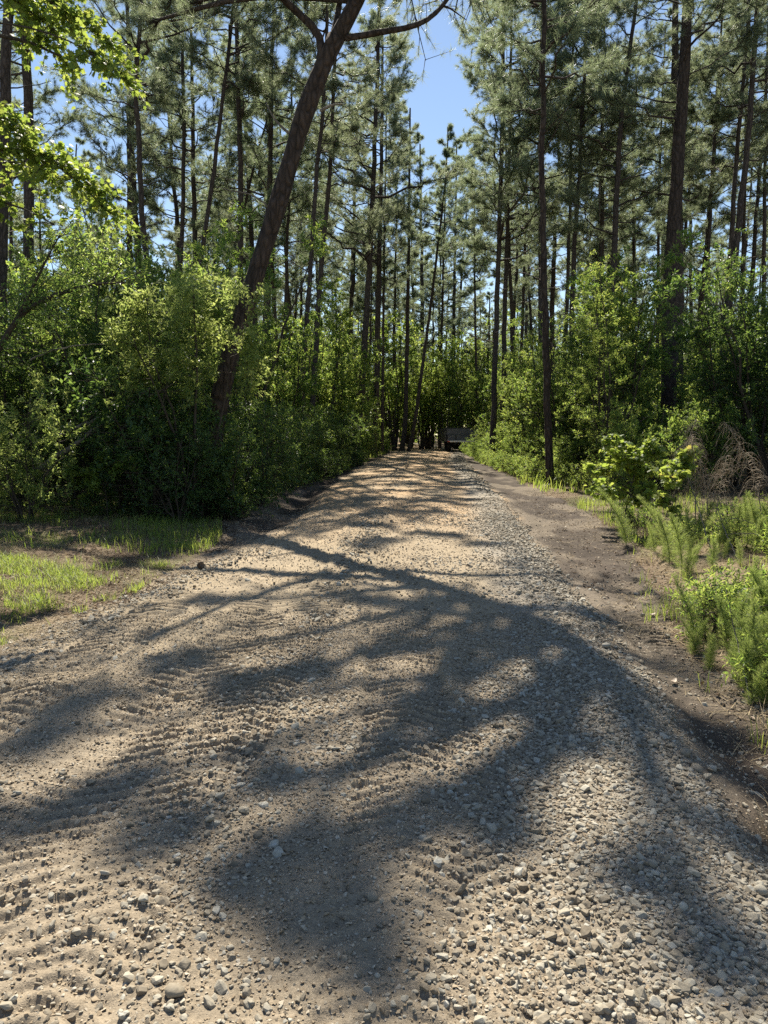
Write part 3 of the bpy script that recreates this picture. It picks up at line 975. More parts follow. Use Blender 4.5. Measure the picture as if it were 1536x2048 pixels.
def dead_plume_proto(seed, H):
    """a dead weed: brown stalk with drooping curled side stalks"""
    rng = np.random.default_rng(seed)
    mb = MB()
    s = np.linspace(0, 1, 10)
    lean = rng.normal(size=2) * 0.22
    stalk = np.stack([lean[0] * s ** 2 * H, lean[1] * s ** 2 * H, s * H], -1); stalk[0, 2] = -0.05
    tube(mb, stalk, 0.009 * (1 - 0.75 * s) + 0.0015, 5, 0)
    for i in range(int(70 * H)):
        q = 0.30 + 0.70 * rng.random() ** 0.8
        b = np.array([np.interp(q, s, stalk[:, k]) for k in range(3)])
        az = rng.random() * 2 * math.pi
        L = (0.18 + 0.42 * rng.random()) * (1.2 - 0.75 * q)
        ss = np.linspace(0, 1, 6)
        d = np.array([math.cos(az), math.sin(az), 0.0])
        p = b + d * (L * 0.8 * ss)[:, None] + np.array([0, 0, 1.0]) * (L * (0.7 * ss - 1.25 * ss ** 2))[:, None]
        tube(mb, p, 0.0028 * (1 - 0.5 * ss), 3, 0, False)
        for _ in range(3):
            u = 0.3 + 0.7 * rng.random()
            bb = np.array([np.interp(u, ss, p[:, k]) for k in range(3)])
            e = bb + rng.normal(size=3) * 0.03 + np.array([0, 0, -0.05])
            tube(mb, np.array([bb, e]), [0.0016, 0.0008], 3, 0, False)
    return mb


# ------------------------------------------------------------------ build: setting

build_ground()
build_road()
build_gravel()

# ------------------------------------------------------------------ build: trees
build_forked_pine()

LEAN = "leaning forked pine"
TP = [  # trunk pixels, Y, width px, height, label, extra
    ([(8, 365), (10, 200), (16, 0)], 19, 24, 21, "thick dark pine cut by the photo's left edge, behind the maple leaves", {}),
    ([(57, 390), (58, 250), (54, 110), (48, 0)], 23, 22, 22, "thick dark pine just inside the photo's left edge, second from it", {}),
    ([(19, 190), (18, 95), (16, 0)], 33, 7, 21, "thin pine between the two thick dark trunks at the left edge", {}),
    ([(283, 420), (281, 400), (274, 240), (268, 190), (270, 140), (276, 60), (284, 0)], 24, 12, 21, "slender pine with a kinked trunk rising out of the bright leafy shrub", {}),
    ([(362, 540), (365, 440), (369, 265), (367, 200), (363, 0)], 33, 10, 23, "straight slim pine touching a darker trunk, next to the kinked one", {}),
    ([(392, 540), (388, 400), (386, 200), (384, 90), (380, 0)], 36, 12, 22, "dark pine with spreading upper limbs, just beside the straight slim pine", {'zc': 9.5}),
    ([(400, 545), (407, 500), (440, 250), (467, 30), (470, 0)], 27, 10, 22, "thin pine slanting to meet a straight trunk at the photo's top", {'zc': 13}),
    ([(480, 520), (482, 330), (477, 200), (470, 0)], 30, 13, 23, "straight pine met at the top by the thin slanting one", {'zc': 13}),
    ([(540, 345), (541, 300), (543, 200), (542, 100), (556, 50), (546, 10), (540, -30)], 33, 15, 21, "knobbly pine bending sharply near its top, seen beside the leaning trunk", {'zc': 10, 'n_br': 40}),
    ([(488, 420), (515, 310), (540, 220)], 36, 9, 12, "short slanting pine crossing behind the knobbly bent one", {'zc': 8, 'n_br': 10}),
    ([(603, 870), (605, 740), (616, 605), (621, 550), (632, 350), (645, 234), (652, 120)], 27, 10, 22, "slim pine nearest the leaning trunk, on the side of the road", {'zc': 11}),
    ([(632, 700), (637, 620), (643, 530), (661, 350), (664, 234), (672, 100)], 31, 11, 22, "slim pine standing close beside another, past the leaning trunk", {'zc': 11}),
    ([(714, 884), (716, 870), (730, 680), (740, 510), (747, 350), (753, 200), (757, 90)], 36, 13, 23, "tapering pine at the bend, nearest of the cluster left of the trailer", {'zc': 9, 'n_br': 46, 'length': 4.2}),
    ([(746, 905), (751, 850), (757, 600), (762, 350), (764, 200)], 44, 12, 24, "straight pine rising by the road's end, second in the cluster", {'zc': 10, 'n_br': 46, 'length': 4.2}),
    ([(764, 900), (766, 700), (768, 500), (772, 300)], 46, 6, 21, "very thin pine just right of the straight one at the road's end", {}),
    ([(732, 895), (738, 760), (742, 640)], 46, 5, 14, "thin young pine squeezed between the two pines at the bend", {'zc': 8, 'n_br': 14, 'length': 1.3}),
    ([(805, 890), (811, 840), (815, 640), (818, 450)], 50, 9, 22, "dark pine standing behind the road's end, beside a slanting trunk", {}),
    ([(822, 885), (826, 870), (844, 740), (863, 600), (882, 440), (890, 370)], 48, 7, 20, "slanting thin pine at the road's end, left of the trailer", {'zc': 12}),
    ([(880, 860), (885, 600), (890, 400)], 56, 6, 20, "thin straight pine rising behind the trailer", {}),
    ([(985, 905), (986, 860), (989, 760), (994, 600), (998, 480), (1003, 300), (1006, 150)], 33, 11, 22, "straight pine on the bank just right of the trailer", {'zc': 8.5, 'n_br': 48, 'length': 4.4}),
    ([(1005, 860), (1008, 760), (1010, 600), (1016, 430), (1020, 250)], 37, 10, 23, "twin-like pine close behind the straight one on the right bank", {'zc': 9.5, 'n_br': 44, 'length': 4.0}),
    ([(1040, 760), (1045, 640), (1052, 430), (1056, 250)], 46, 7, 22, "thin pine in the gap between bank pines and the roadside one", {}),
    ([(1101, 975), (1100, 960), (1095, 860), (1093, 700), (1088, 540), (1085, 420), (1084, 300), (1090, 0)], 20.6, 13.5, 19, "tall slender pine at the road's edge, standing alone", {'zc': 9.6, 'bark': 'bark_red'}),
    ([(1080, 720), (1080, 660), (1081, 500), (1080, 300)], 33, 9, 21, "grey pine trunk hiding just behind the roadside slender pine", {}),
    ([(1132, 640), (1137, 500), (1139, 430), (1143, 200), (1146, 60)], 35, 8, 22, "slim pine, first of a close pair past the roadside pine", {}),
    ([(1142, 700), (1148, 500), (1155, 400), (1165, 220), (1172, 60)], 32, 10, 22, "slim pine, second and tilting one of the close pair", {}),
    ([(1224, 600), (1230, 450), (1238, 300), (1245, 200), (1257, 125), (1272, 20), (1276, -20)], 30, 14, 20, "crooked pine with an elbowed fork near its top", {'zc': 8.5, 'n_br': 40}),
    ([(1337, 905), (1337, 820), (1339, 600), (1346, 480), (1355, 330), (1363, 200), (1376, 0)], 27, 29, 24, "thickest pine on the right, brown barked, with a darker one behind", {'zc': 12, 'bark': 'bark_red'}),
    ([(1353, 860), (1357, 600), (1358, 480), (1354, 300), (1351, 100), (1353, 0)], 32, 22, 23, "dark pine half hidden behind the thickest brown one", {'zc': 9, 'n_br': 36}),
    ([(1412, 640), (1415, 500), (1422, 330), (1428, 240), (1443, 30)], 34, 9, 21, "slim pine curving gently just past the thickest trunk", {}),
    ([(1452, 640), (1461, 480), (1472, 300), (1480, 220), (1490, 80)], 31, 11, 22, "pine tilting toward the photo's right edge, inner of two crossing", {}),
    ([(1456, 640), (1472, 500), (1493, 300), (1500, 220), (1512, 60)], 28, 14, 23, "sturdier tilting pine by the right edge, outer of two crossing", {}),
    ([(1484, 640), (1487, 450), (1490, 320), (1492, 200)], 36, 10, 21, "upright pine showing between the crossing tilted ones", {}),
    ([(1526, 640), (1528, 400), (1531, 200)], 34, 9, 21, "slim upright pine nearest the photo's right edge", {}),
    ([(1268, 560), (1266, 330), (1272, 150)], 42, 8, 21, "dark pine seen behind the crooked elbowed one", {}),
    ([(1316, 600), (1318, 380), (1326, 180)], 40, 7, 22, "narrow pine standing left of the thickest trunk", {}),
    ([(1196, 640), (1198, 420), (1203, 240)], 44, 8, 21, "thin pine midway between the close pair and the crooked one", {}),
    ([(955, 850), (950, 640), (948, 420)], 52, 5, 21, "spindly pine deep behind the bank, right of the trailer", {}),
    ([(905, 850), (908, 600), (912, 380)], 62, 8, 24, "tall pine far behind the trailer, under the strip of sky", {'zc': 9}),
    ([(570, 640), (574, 480), (580, 360)], 38, 8, 20, "thin pine glimpsed just behind the leaning trunk's middle", {}),
]
for k, (px, Y, wd, H, lab, kw) in enumerate(TP):
    traced_pine(px, Y, wd, H, lab, np.random.default_rng(200 + k), **kw)

# fill of pines deep in the forest
PP = [pine_proto(300 + k) for k in range(6)]
rng = np.random.default_rng(9)
taken = [(at(px[0][0], 855, Y)[0], Y) for px, Y, *_ in TP] + [(-3.4, 14.5)]
ZONES = [("slim dark pine deep in the forest left of the road", "pines deep in the left woods"),
         ("slim dark pine deep in the forest beyond the road's end", "pines beyond the road's end"),
         ("slim dark pine deep in the forest right of the road", "pines deep in the right woods")]
made = 0
for _ in range(6000):
    if made >= 170: break
    y = 26 + 84 * rng.random() ** 0.9
    x = (rng.random() * 2 - 1) * (0.58 * y + 6)
    c = float((ex(y, XL) + ex(y, XG)) / 2)
    if y < 50 and -3.2 < x - c < 3.6: continue
    if y < 31 and abs(x) < 7: continue
    sp = 2.3 + 0.012 * y
    if any((x - a) ** 2 + (y - b) ** 2 < sp * sp for a, b in taken): continue
    taken.append((x, y))
    zl = 0 if x < -0.1 * y + 0 else (2 if x > 0.19 * y else 1)
    p = PP[made % 6]
    sc = 0.55 + 0.62 * rng.random() ** 0.7
    o = thing("pine_tree", ZONES[zl][0], "tree", (x, y, gz(x, y)), rng.random() * 6.28, ZONES[zl][1], (sc * 0.95, sc * 0.95, sc))
    o.rotation_euler = ((rng.random() - 0.5) * 0.08, (rng.random() - 0.5) * 0.08, rng.random() * 6.28)
    obj("trunk", p[0], o); obj("crown", p[1], o)
    made += 1

for _ in range(4000):
    if made >= 235: break
    y = 50 + 62 * rng.random()
    x = (rng.random() * 2 - 1) * (0.45 * y)
    if y < 57 and -3 < x - 2 < 3: continue
    if any((x - a) ** 2 + (y - b) ** 2 < 3.2 for a, b in taken): continue
    taken.append((x, y))
    p = PP[made % 6]
    sc = 0.42 + 0.28 * rng.random()
    o = thing("young_pine", "shorter bushy pine filling the gaps between tall trunks far off", "tree", (x, y, gz(x, y) - 3.2 * sc), rng.random() * 6.28, "short pines far off", (sc * 1.25, sc * 1.25, sc))
    obj("trunk", p[0], o); obj("crown", p[1], o)
    made += 1

# ------------------------------------------------------------------ build: undergrowth
TALL = [shrub_proto(400 + k, 6.0, 1.9, 6, (9000, 7000, 12000, 8000)[k], (0.085, 0.11, 0.07, 0.095)[k], 'leaf', aspect=(0.42, 0.5, 0.36, 0.6)[k], spray=26) for k in range(4)]
TALLD = [shrub_proto(420 + k, 5.0, 1.9, 7, (11000, 8000, 9500)[k], (0.07, 0.10, 0.085)[k], 'leaf_dark', spray=24) for k in range(3)]
BUSH = [shrub_proto(440 + k, 2.4, 1.3, 8, 6000, (0.06, 0.08, 0.07)[k], 'leaf', 0.05, spray=20) for k in range(3)]
BUSHD = [shrub_proto(450 + k, 2.2, 1.3, 9, 5000, 0.08, 'leaf_dark', 0.03, aspect=0.5) for k in range(3)]
LOW = [shrub_proto(460 + k, 0.8, 0.6, 8, 2200, 0.05, 'leaf', 0.05) for k in range(3)]
LOWD = [shrub_proto(465 + k, 0.9, 0.7, 9, 2600, 0.05, 'leaf_dark', 0.05) for k in range(2)]
BRIGHT = [shrub_proto(470 + k, 3.4, 1.5, 6, 6500, 0.085, 'leaf_bright', 0.2) for k in range(2)]
BUSHM = [shrub_proto(490, 2.4, 1.4, 8, 6000, 0.075, 'leaf_mid', 0.05, spray=20)]
SPREAD = [shrub_proto(480 + k, 4.6, 1.5, 4, 9000, 0.085, 'leaf_mid', 0.55) for k in range(2)]

rng = np.random.default_rng(21)
sh = []
def left_edge(y): return float(np.interp(y, [14, 18, 22.5, 30, 36, 47, 60], [-3.7, -2.9, -2.4, -1.6, -1.1, 0.2, 0.4]))
def right_edge(y): return float(np.interp(y, [15, 17.5, 22, 31, 41, 60], [6.6, 5.4, 5.0, 5.0, 5.3, 6.4]))
def scatter(protos, name, label, group, cat, n, y0, y1, side, off0, off1, s0, s1, gap):
    done = 0
    for _ in range(n * 60):
        if done >= n: break
        y = y0 + (y1 - y0) * rng.random()
        if side == 'L': x = left_edge(y) - off0 - (off1 - off0) * rng.random()
        elif side == 'R': x = right_edge(y) + off0 + (off1 - off0) * rng.random()
        else: x = off0 + (off1 - off0) * rng.random()
        if abs(x) > 0.56 * y + 2: continue
        ppx = 768 + x / y * F
        if name == 'tall_shrub' and y < 27.5 and 1225 < ppx < 1455: continue
        if any((x - a) ** 2 + (y - b) ** 2 < (gap * 0.5 + g * 0.5) ** 2 for a, b, g in sh): continue
        sh.append((x, y, gap))
        plant(protos[done % len(protos)], name, label, cat, x, y, rng.random() * 6.28, s0 + (s1 - s0) * rng.random(), group)
        done += 1

scatter(TALL, "tall_shrub", "tall leafy shrub in the thicket left of the road", "tall shrubs left of the road", "shrub", 56, 17, 46, 'L', 0.9, 15, 0.85, 1.4, 1.7)
scatter(TALLD, "tall_shrub", "tall dark evergreen shrub shading the thicket behind the leaning pine", "dark tall shrubs behind the leaning pine", "shrub", 30, 14.4, 22, 'L', 1.0, 9, 0.75, 1.15, 1.25)
scatter(TALL, "tall_shrub", "tall leafy shrub in the thicket right of the road", "tall shrubs right of the road", "shrub", 48, 19, 46, 'R', 0.7, 15, 0.75, 1.2, 1.8)
scatter(TALLD, "tall_shrub", "tall dark evergreen shrub around the thickest right pine", "dark tall shrubs around the thickest right pine", "shrub", 26, 17.6, 27, 'R', 0.8, 8, 0.8, 1.25, 1.3)
scatter(TALL, "tall_shrub", "tall leafy shrub closing off the forest beyond the road's end", "tall shrubs beyond the road's end", "shrub", 60, 50.5, 68, 'C', -16, 24, 1.0, 1.8, 1.8)
scatter(BUSHD, "bush", "dark rounded bush at the foot of the left thicket", "dark bushes along the left thicket", "bush", 46, 13.8, 34, 'L', 0.15, 5.5, 0.65, 1.15, 0.95)
scatter(BUSH, "bush", "leafy green bush at the foot of the right thicket", "green bushes along the right thicket", "bush", 44, 17.0, 42, 'R', 0.1, 4.0, 0.6, 1.1, 0.95)
scatter(BUSH, "bush", "leafy green bush lining the road's far left edge", "green bushes along the far left roadside", "bush", 16, 28, 52, 'L', 0.1, 2.2, 0.5, 0.95, 1.1)
scatter(LOWD, "low_bush", "knee-high dark bush fringing the left thicket", "low dark bushes fringing the left thicket", "bush", 40, 13.8, 34, 'L', -0.35, 1.6, 0.6, 1.1, 0.6)
scatter(LOW, "low_bush", "knee-high green bush fringing the right thicket", "low green bushes fringing the right thicket", "bush", 44, 16.5, 44, 'R', -0.5, 1.4, 0.6, 1.1, 0.6)

# far thicket: one mass of foliage closing the forest
def build_far_thicket():
    rng = np.random.default_rng(31)
    mb = MB()
    n = 150000
    y = 66 + 40 * rng.random(n)
    x = (rng.random(n) * 2 - 1) * 80
    top = 5.5 + 6.5 * vnoise(x * 0.16, y * 0.16, 4) + 3 * vnoise(x * 0.5, y * 0.5, 5)
    z = top * rng.random(n) ** 0.8
    P = np.stack([x, y, z], -1)
    leaves(mb, P, rand_unit(n, rng), norm(rand_unit(n, rng) + [0, 0, 0.8]), 0.34, rng, 0.55, 0)
    tag(obj("far_undergrowth", mb.mesh("far_undergrowth", [M['leaf']])), kind="stuff")
build_far_thicket()

# singled-out shrubs and saplings
def P2(px, py, Y): return at(px, py, Y)
for (px, Y, proto, sc, name, lab, cat) in [
    (385, 13.0, SPREAD[0], 1.0, "sapling", "bright leafy young tree spreading before the leaning pine's lower trunk", "sapling"),
    (300, 15.5, SPREAD[1], 1.35, "sapling", "tall bright young tree reaching up beside the kinked slender pine", "sapling"),
    (45, 11.8, BUSHM[0], 0.85, "bush", "bright bush at the left edge, in front of the fallen stems", "bush"),
    (-60, 12.4, BUSHM[0], 1.15, "bush", "yellow-green bush half outside the photo's left edge", "bush"),
    (860, 54, BRIGHT[0], 2.2, "sapling", "sunlit yellow-green young tree beyond the road's end, left of the trailer", "sapling"),
    (680, 34, BRIGHT[1], 1.1, "bush", "sunlit bush beside the tapering pine at the bend", "bush"),
    (455, 13.3, BUSHD[0], 0.75, "bush", "dark bush wrapped round the leaning trunk's base on the road side", "bush"),
    (385, 13.0, BUSHD[1], 0.8, "bush", "dark bush hiding the front of the leaning trunk's base", "bush"),
    (300, 13.2, BUSHD[2], 1.25, "bush", "dark bush under the bright spreading young tree", "bush"),
    (350, 12.5, BUSHD[2], 0.75, "bush", "low dark bush before the bright spreading young tree's stems", "bush"),
    (520, 15.2, BUSHD[0], 1.0, "bush", "dark bush at the road's muddy left edge past the leaning trunk", "bush"),
    (230, 13.6, BUSHD[1], 1.2, "bush", "dark bush under the upper of two slanting dead stems", "bush"),
    (968, 43.5, BUSH[0], 0.95, "bush", "bush screening the trailer's right half", "bush"),
    (955, 40, BUSH[2], 0.55, "bush", "small bush on the verge just before the trailer", "bush"),
    (1215, 23, TALL[1], 1.2, "tall_shrub", "tall shrub with sunlit crown just past the roadside slender pine", "shrub"),
    (1140, 24, BUSH[1], 1.5, "bush", "bushy shrub crowding the foot of the roadside slender pine", "bush"),
]:
    p = at(px, 855, Y)
    plant(proto, name, lab, cat, p[0], Y, px * 0.37, sc)


def build_maple():
    """the maple standing outside the frame at the left, its limbs reaching in"""
    rng = np.random.default_rng(41)
    Y = 9.6
    base = np.array([-6.3, Y, gz(-6.3, Y)])
    root = thing("maple_tree", "bright green maple whose leafy limbs reach in from the top left", "tree", base)
    tr = resample(np.array([[0, 0, -0.1], [0.1, 0, 2], [-0.1, 0.1, 4.5], [0.2, 0, 7], [0.3, 0, 9.5]]), 16)
    mt = MB(); tube(mt, tr, 0.11 * (1 - 0.6 * np.linspace(0, 1, 16)), 10, 0, True, 0.1, rng)
    obj("trunk", mt.mesh("trunk", [M['twig']]), root)
    q = lambda a, b, dy=0.0: at(a, b, Y + dy) - base
    ml = MB()
    limbs = [([tr[9], q(-60, 60), q(30, 76), q(95, 92), q(140, 132), q(175, 125)], 0.045, 16, 0.62, 0.0),
             ([tr[11], q(-40, -60), q(60, -30), q(150, 40), q(215, 80)], 0.035, 75, 0.30, 0.0),
             ([tr[11], q(-60, -80), q(40, 10), q(110, 60)], 0.03, 65, 0.3, 0.3),
             ([tr[10], q(0, 40, -0.4), q(120, 70, -0.4), q(200, 110, -0.4), q(255, 165, -0.4)], 0.02, 18, 0.75, 0.0),
             ([tr[8], q(-50, 190), q(0, 220), q(35, 270)], 0.03, 60, 0.45, 0.0),
             ([tr[6], q(-50, 300), q(40, 290), q(120, 330), q(190, 390), q(215, 430)], 0.035, 70, 0.5, 0.0),
             ([tr[7], q(-40, 330, .4), q(60, 320, .4), q(150, 345, .4)], 0.03, 22, 0.5, 0.0),
             ([tr[5], q(-50, 400), q(0, 398), q(60, 420), q(110, 450)], 0.035, 18, 0.5, 0.2)]
    for pth, r, n, q0, dy in limbs:
        m1 = MB(); p = resample(np.array(pth), 14)
        limb_spray(m1, p, r, rng, n, 0.075, q0, ml, True, 0.3, 0.38)
        obj("limb", m1.mesh("limb", [M['twig']]), root)
    obj("crown", ml.mesh("crown", [M['leaf_bright']]), root)
build_maple()


def stick(name, label, pts, r, mat='deadwood', cat="branch", side=6, group=None):
    p = np.array(pts); base = p[0].copy()
    q = resample(p - base, 18); s = np.linspace(0, 1, 18)
    q[1:] += RNG.normal(size=(17, 3)) * r * 0.35
    mb = MB(); tube(mb, q, r * (1 - 0.65 * s), side, 0, True, 0.15)
    o = obj(name, mb.mesh(name, [M[mat]]), loc=base)
    return tag(o, label, cat, group)


def gp(px, py): return ground_hit(px, py)
stick("dead_branch", "long dead stem slanting up from the ground in the dark left thicket", [at(55, 955, 12.9), at(160, 880, 13.2), at(240, 825, 13.6), at(300, 780, 14)], 0.055)
stick("dead_branch", "thinner dead stem lying above the slanting one in the left thicket", [at(135, 862, 13.4), at(230, 822, 13.7), at(290, 797, 13.9), at(380, 750, 14.3)], 0.035)
stick("arching_stem", "thin pale stem arching over in the left thicket", [at(60, 720, 13), at(110, 697, 13), at(190, 687, 13.1), at(250, 692, 13.2), at(300, 715, 13.3)], 0.016)


def build_crooked():
    rng = np.random.default_rng(51)
    Y = 12.5
    base = at(-110, 940, Y); base[2] = gz(base[0], Y)
    root = thing("sapling", "crooked dark tree bending in low from the left edge", "tree", base)
    q = lambda a, b, dy=0.0: at(a, b, Y + dy) - base
    mt = MB(); p = resample(np.array([[0, 0, -0.1], q(-70, 850), q(0, 690), q(50, 615), q(110, 590), q(180, 567), q(250, 565)]), 24)
    tube(mt, p, 0.09 * (1 - 0.8 * np.linspace(0, 1, 24)), 9, 0, True, 0.12, rng)
    p2 = resample(np.array([p[12], q(75, 560), q(95, 510), q(120, 470)]), 10)
    tube(mt, p2, 0.035 * (1 - 0.7 * np.linspace(0, 1, 10)), 6, 0, True, 0.1, rng)
    obj("trunk", mt.mesh("trunk", [M['twig']]), root)
    ml, m1 = MB(), MB()
    limb_spray(m1, p2, 0.02, rng, 60, 0.07, 0.2, ml, False, 0.1, 0.8)
    limb_spray(m1, p[10:], 0.02, rng, 70, 0.07, 0.1, ml, False, 0.1, 0.8)
    obj("branch", m1.mesh("branch", [M['twig']]), root)
    obj("crown", ml.mesh("crown", [M['leaf']]), root)
build_crooked()


def small_maple(px, py, Y, tips, label, seed, size=0.075, name="maple_sapling", leaf='leaf_bright', n=6, spread=0.22):
    rng = np.random.default_rng(seed)
    base = at(px, py, Y); base[2] = gz(base[0], base[1])
    root = thing(name, label, "sapling", base)
    ms, ml = MB(), MB()
    top = at(tips[0][0], tips[0][1], Y) - base
    stem = resample(np.array([[0, 0, -0.05], top * [0.15, 0, 0.4], top * [0.5, 0, 0.75], top]), 10)
    tube(ms, stem, 0.010 * (1 - 0.7 * np.linspace(0, 1, 10)), 6, 0)
    for a, b in tips:
        e = at(a, b, Y + (rng.random() - 0.5) * 0.8) - base
        k = min(max(int(10 * 0.75 * e[2] / max(top[2], 0.1)), 2), 8)
        p = resample(np.array([stem[k], (stem[k] + e) / 2 + [0, 0, 0.08], e]), 8)
        limb_spray(ms, p, 0.006, rng, n, size, 0.45, ml, True, 0.25, spread)
    obj("stem", ms.mesh("stem", [M['twig']]), root)
    obj("foliage", ml.mesh("foliage", [M[leaf]]), root)


small_maple(1245, 1060, 11.2, [(1300, 885), (1216, 880), (1242, 905), (1285, 935), (1262, 915), (1185, 935), (1240, 922), (1310, 905), (1275, 945), (1290, 1000), (1300, 975), (1215, 985), (1190, 975), (1325, 935)], "yellow-green lobed-leaf sapling lit against the dark right thicket", 61, 0.075, n=10)
small_maple(1345, 1050, 10.4, [(1365, 912), (1375, 905), (1355, 930), (1380, 925), (1340, 950), (1330, 1000)], "small sapling with large bright leaves beside the dead brown weeds", 62, 0.085, n=7)
small_maple(215, 1010, 12.6, [(200, 925), (230, 922), (250, 930), (180, 955), (165, 960), (150, 945), (190, 970), (140, 935)], "small yellow-green sapling before the dark left thicket", 63, 0.07, n=8)


# ------------------------------------------------------------------ build: weeds and grass on the right
FEN = [fennel_proto(500 + k, h) for k, h in enumerate((0.62, 0.75, 0.5, 0.85))]
rng = np.random.default_rng(71)
def herbs(protos, name, label, cat, group, n, box, s0, s1):
    (x0, x1), (y0, y1) = box
    for k in range(n):
        y = y0 + (y1 - y0) * rng.random(); x = x0 + (x1 - x0) * rng.random() + 0.10 * (y - y0)
        p = protos[k % len(protos)]
        plant(p, name, label, cat, x, y, rng.random() * 6.28, s0 + (s1 - s0) * rng.random(), group)

herbs(FEN, "feathery_weed", "feathery green weed in the near clump at the right edge", "weed", "feathery weeds in the near right clump", 85, ((2.1, 3.4), (3.9, 5.7)), 0.3, 0.75)
herbs(FEN, "feathery_weed", "feathery green weed in the farther clump below the dead brown weeds", "weed", "feathery weeds in the farther right clump", 100, ((3.05, 6.3), (7.6, 10.2)), 0.35, 0.9)
LOWG = [shrub_proto(510 + k, 0.35, 0.3, 7, 700, 0.05, 'leaf', 0.05, aspect=0.3) for k in range(3)]
herbs(LOWG, "leafy_weed", "small broad-leaved weed under the near feathery clump", "weed", "broad-leaved weeds under the near clump", 16, ((2.2, 3.6), (3.6, 6.2)), 0.6, 1.1)
herbs(LOWG, "leafy_weed", "small broad-leaved weed among the farther feathery clump", "weed", "broad-leaved weeds among the farther clump", 22, ((3.1, 6.4), (7.4, 12.5)), 0.7, 1.3)
for k, (px, Y, H, lab) in enumerate([
        (1400, 10.6, 1.45, "tallest dead brown weed with curled drooping side stalks, behind the bright sapling"),
        (1350, 11.2, 1.7, "dead brown weed with a hooked tip standing before the thickest pine"),
        (1440, 10.0, 1.15, "short dead brown weed arching over the green feathery clump"),
        (1425, 11.6, 1.3, "dead brown weed nearly hidden behind the shorter arching one"),
        (1535, 10.4, 1.55, "dead brown weed drooping at the photo's right edge"),
        (1590, 10.8, 1.9, "dead brown weed mostly outside the right edge")]):
    p = at(px, 855, Y)
    base = (p[0], Y, gz(p[0], Y))
    mb = dead_plume_proto(600 + k, H)
    tag(obj("dead_weed", mb.mesh("dead_weed", [M['deadstalk']]), loc=base), lab, "weed")

for lab, pts, r in [
        ("thin dark stem rising bare from the farther feathery clump", [gp(1425, 1110), at(1395, 1010, 9.0), at(1375, 950, 9.2)], 0.008),
        ("bare slanting stem leaning over the farther weeds near the right edge", [gp(1475, 1120), at(1445, 1050, 8.6), at(1425, 985, 8.6)], 0.008),
        ("dark bare stem poking up from the near feathery clump", [gp(1500, 1400), at(1470, 1260, 4.7), at(1452, 1180, 4.7)], 0.006),
        ("pale dry stalk bowing in from the right edge, upper of two", [at(1545, 1060, 8.8), at(1500, 1045, 8.8), at(1470, 1035, 8.8), at(1440, 1040, 8.8)], 0.006),
        ("pale dry stalk bowing in from the right edge, lower of two", [at(1545, 1072, 8.4), at(1490, 1066, 8.4), at(1450, 1070, 8.4)], 0.006)]:
    stick("bare_stalk", lab, pts, r, 'deadwood', "stalk", 5)


def blades(mb, X, Y, hmin, hmax, w_, rng, mat=0, lean=0.5):
    n = len(X)
    Z = surf_z(X, Y) - 0.01
    h = hmin + (hmax - hmin) * rng.random(n) ** 1.5
    az = rng.random(n) * 2 * math.pi
    d = np.stack([np.cos(az), np.sin(az)], -1) * (lean * h * (0.3 + rng.random(n)))[:, None]
    s = np.stack([-np.sin(az), np.cos(az)], -1) * w_ * 0.5
    B = np.stack([X, Y, Z], -1)
    S3 = np.concatenate([s, np.zeros((n, 1))], 1)
    Mid = B + np.concatenate([d * 0.35, (h * 0.6)[:, None]], 1)
    Tip = B + np.concatenate([d, h[:, None] * (1 - 0.25 * rng.random(n))[:, None]], 1)
    V = np.stack([B + S3, B - S3, Mid - S3 * 0.8, Mid + S3 * 0.8, Tip], 1).reshape(-1, 3)
    i = np.arange(n)[:, None] * 5
    mb.add(V, [np.concatenate([i + [[0, 1, 2]], i + [[0, 2, 3]], i + [[3, 2, 4]]])], mat)


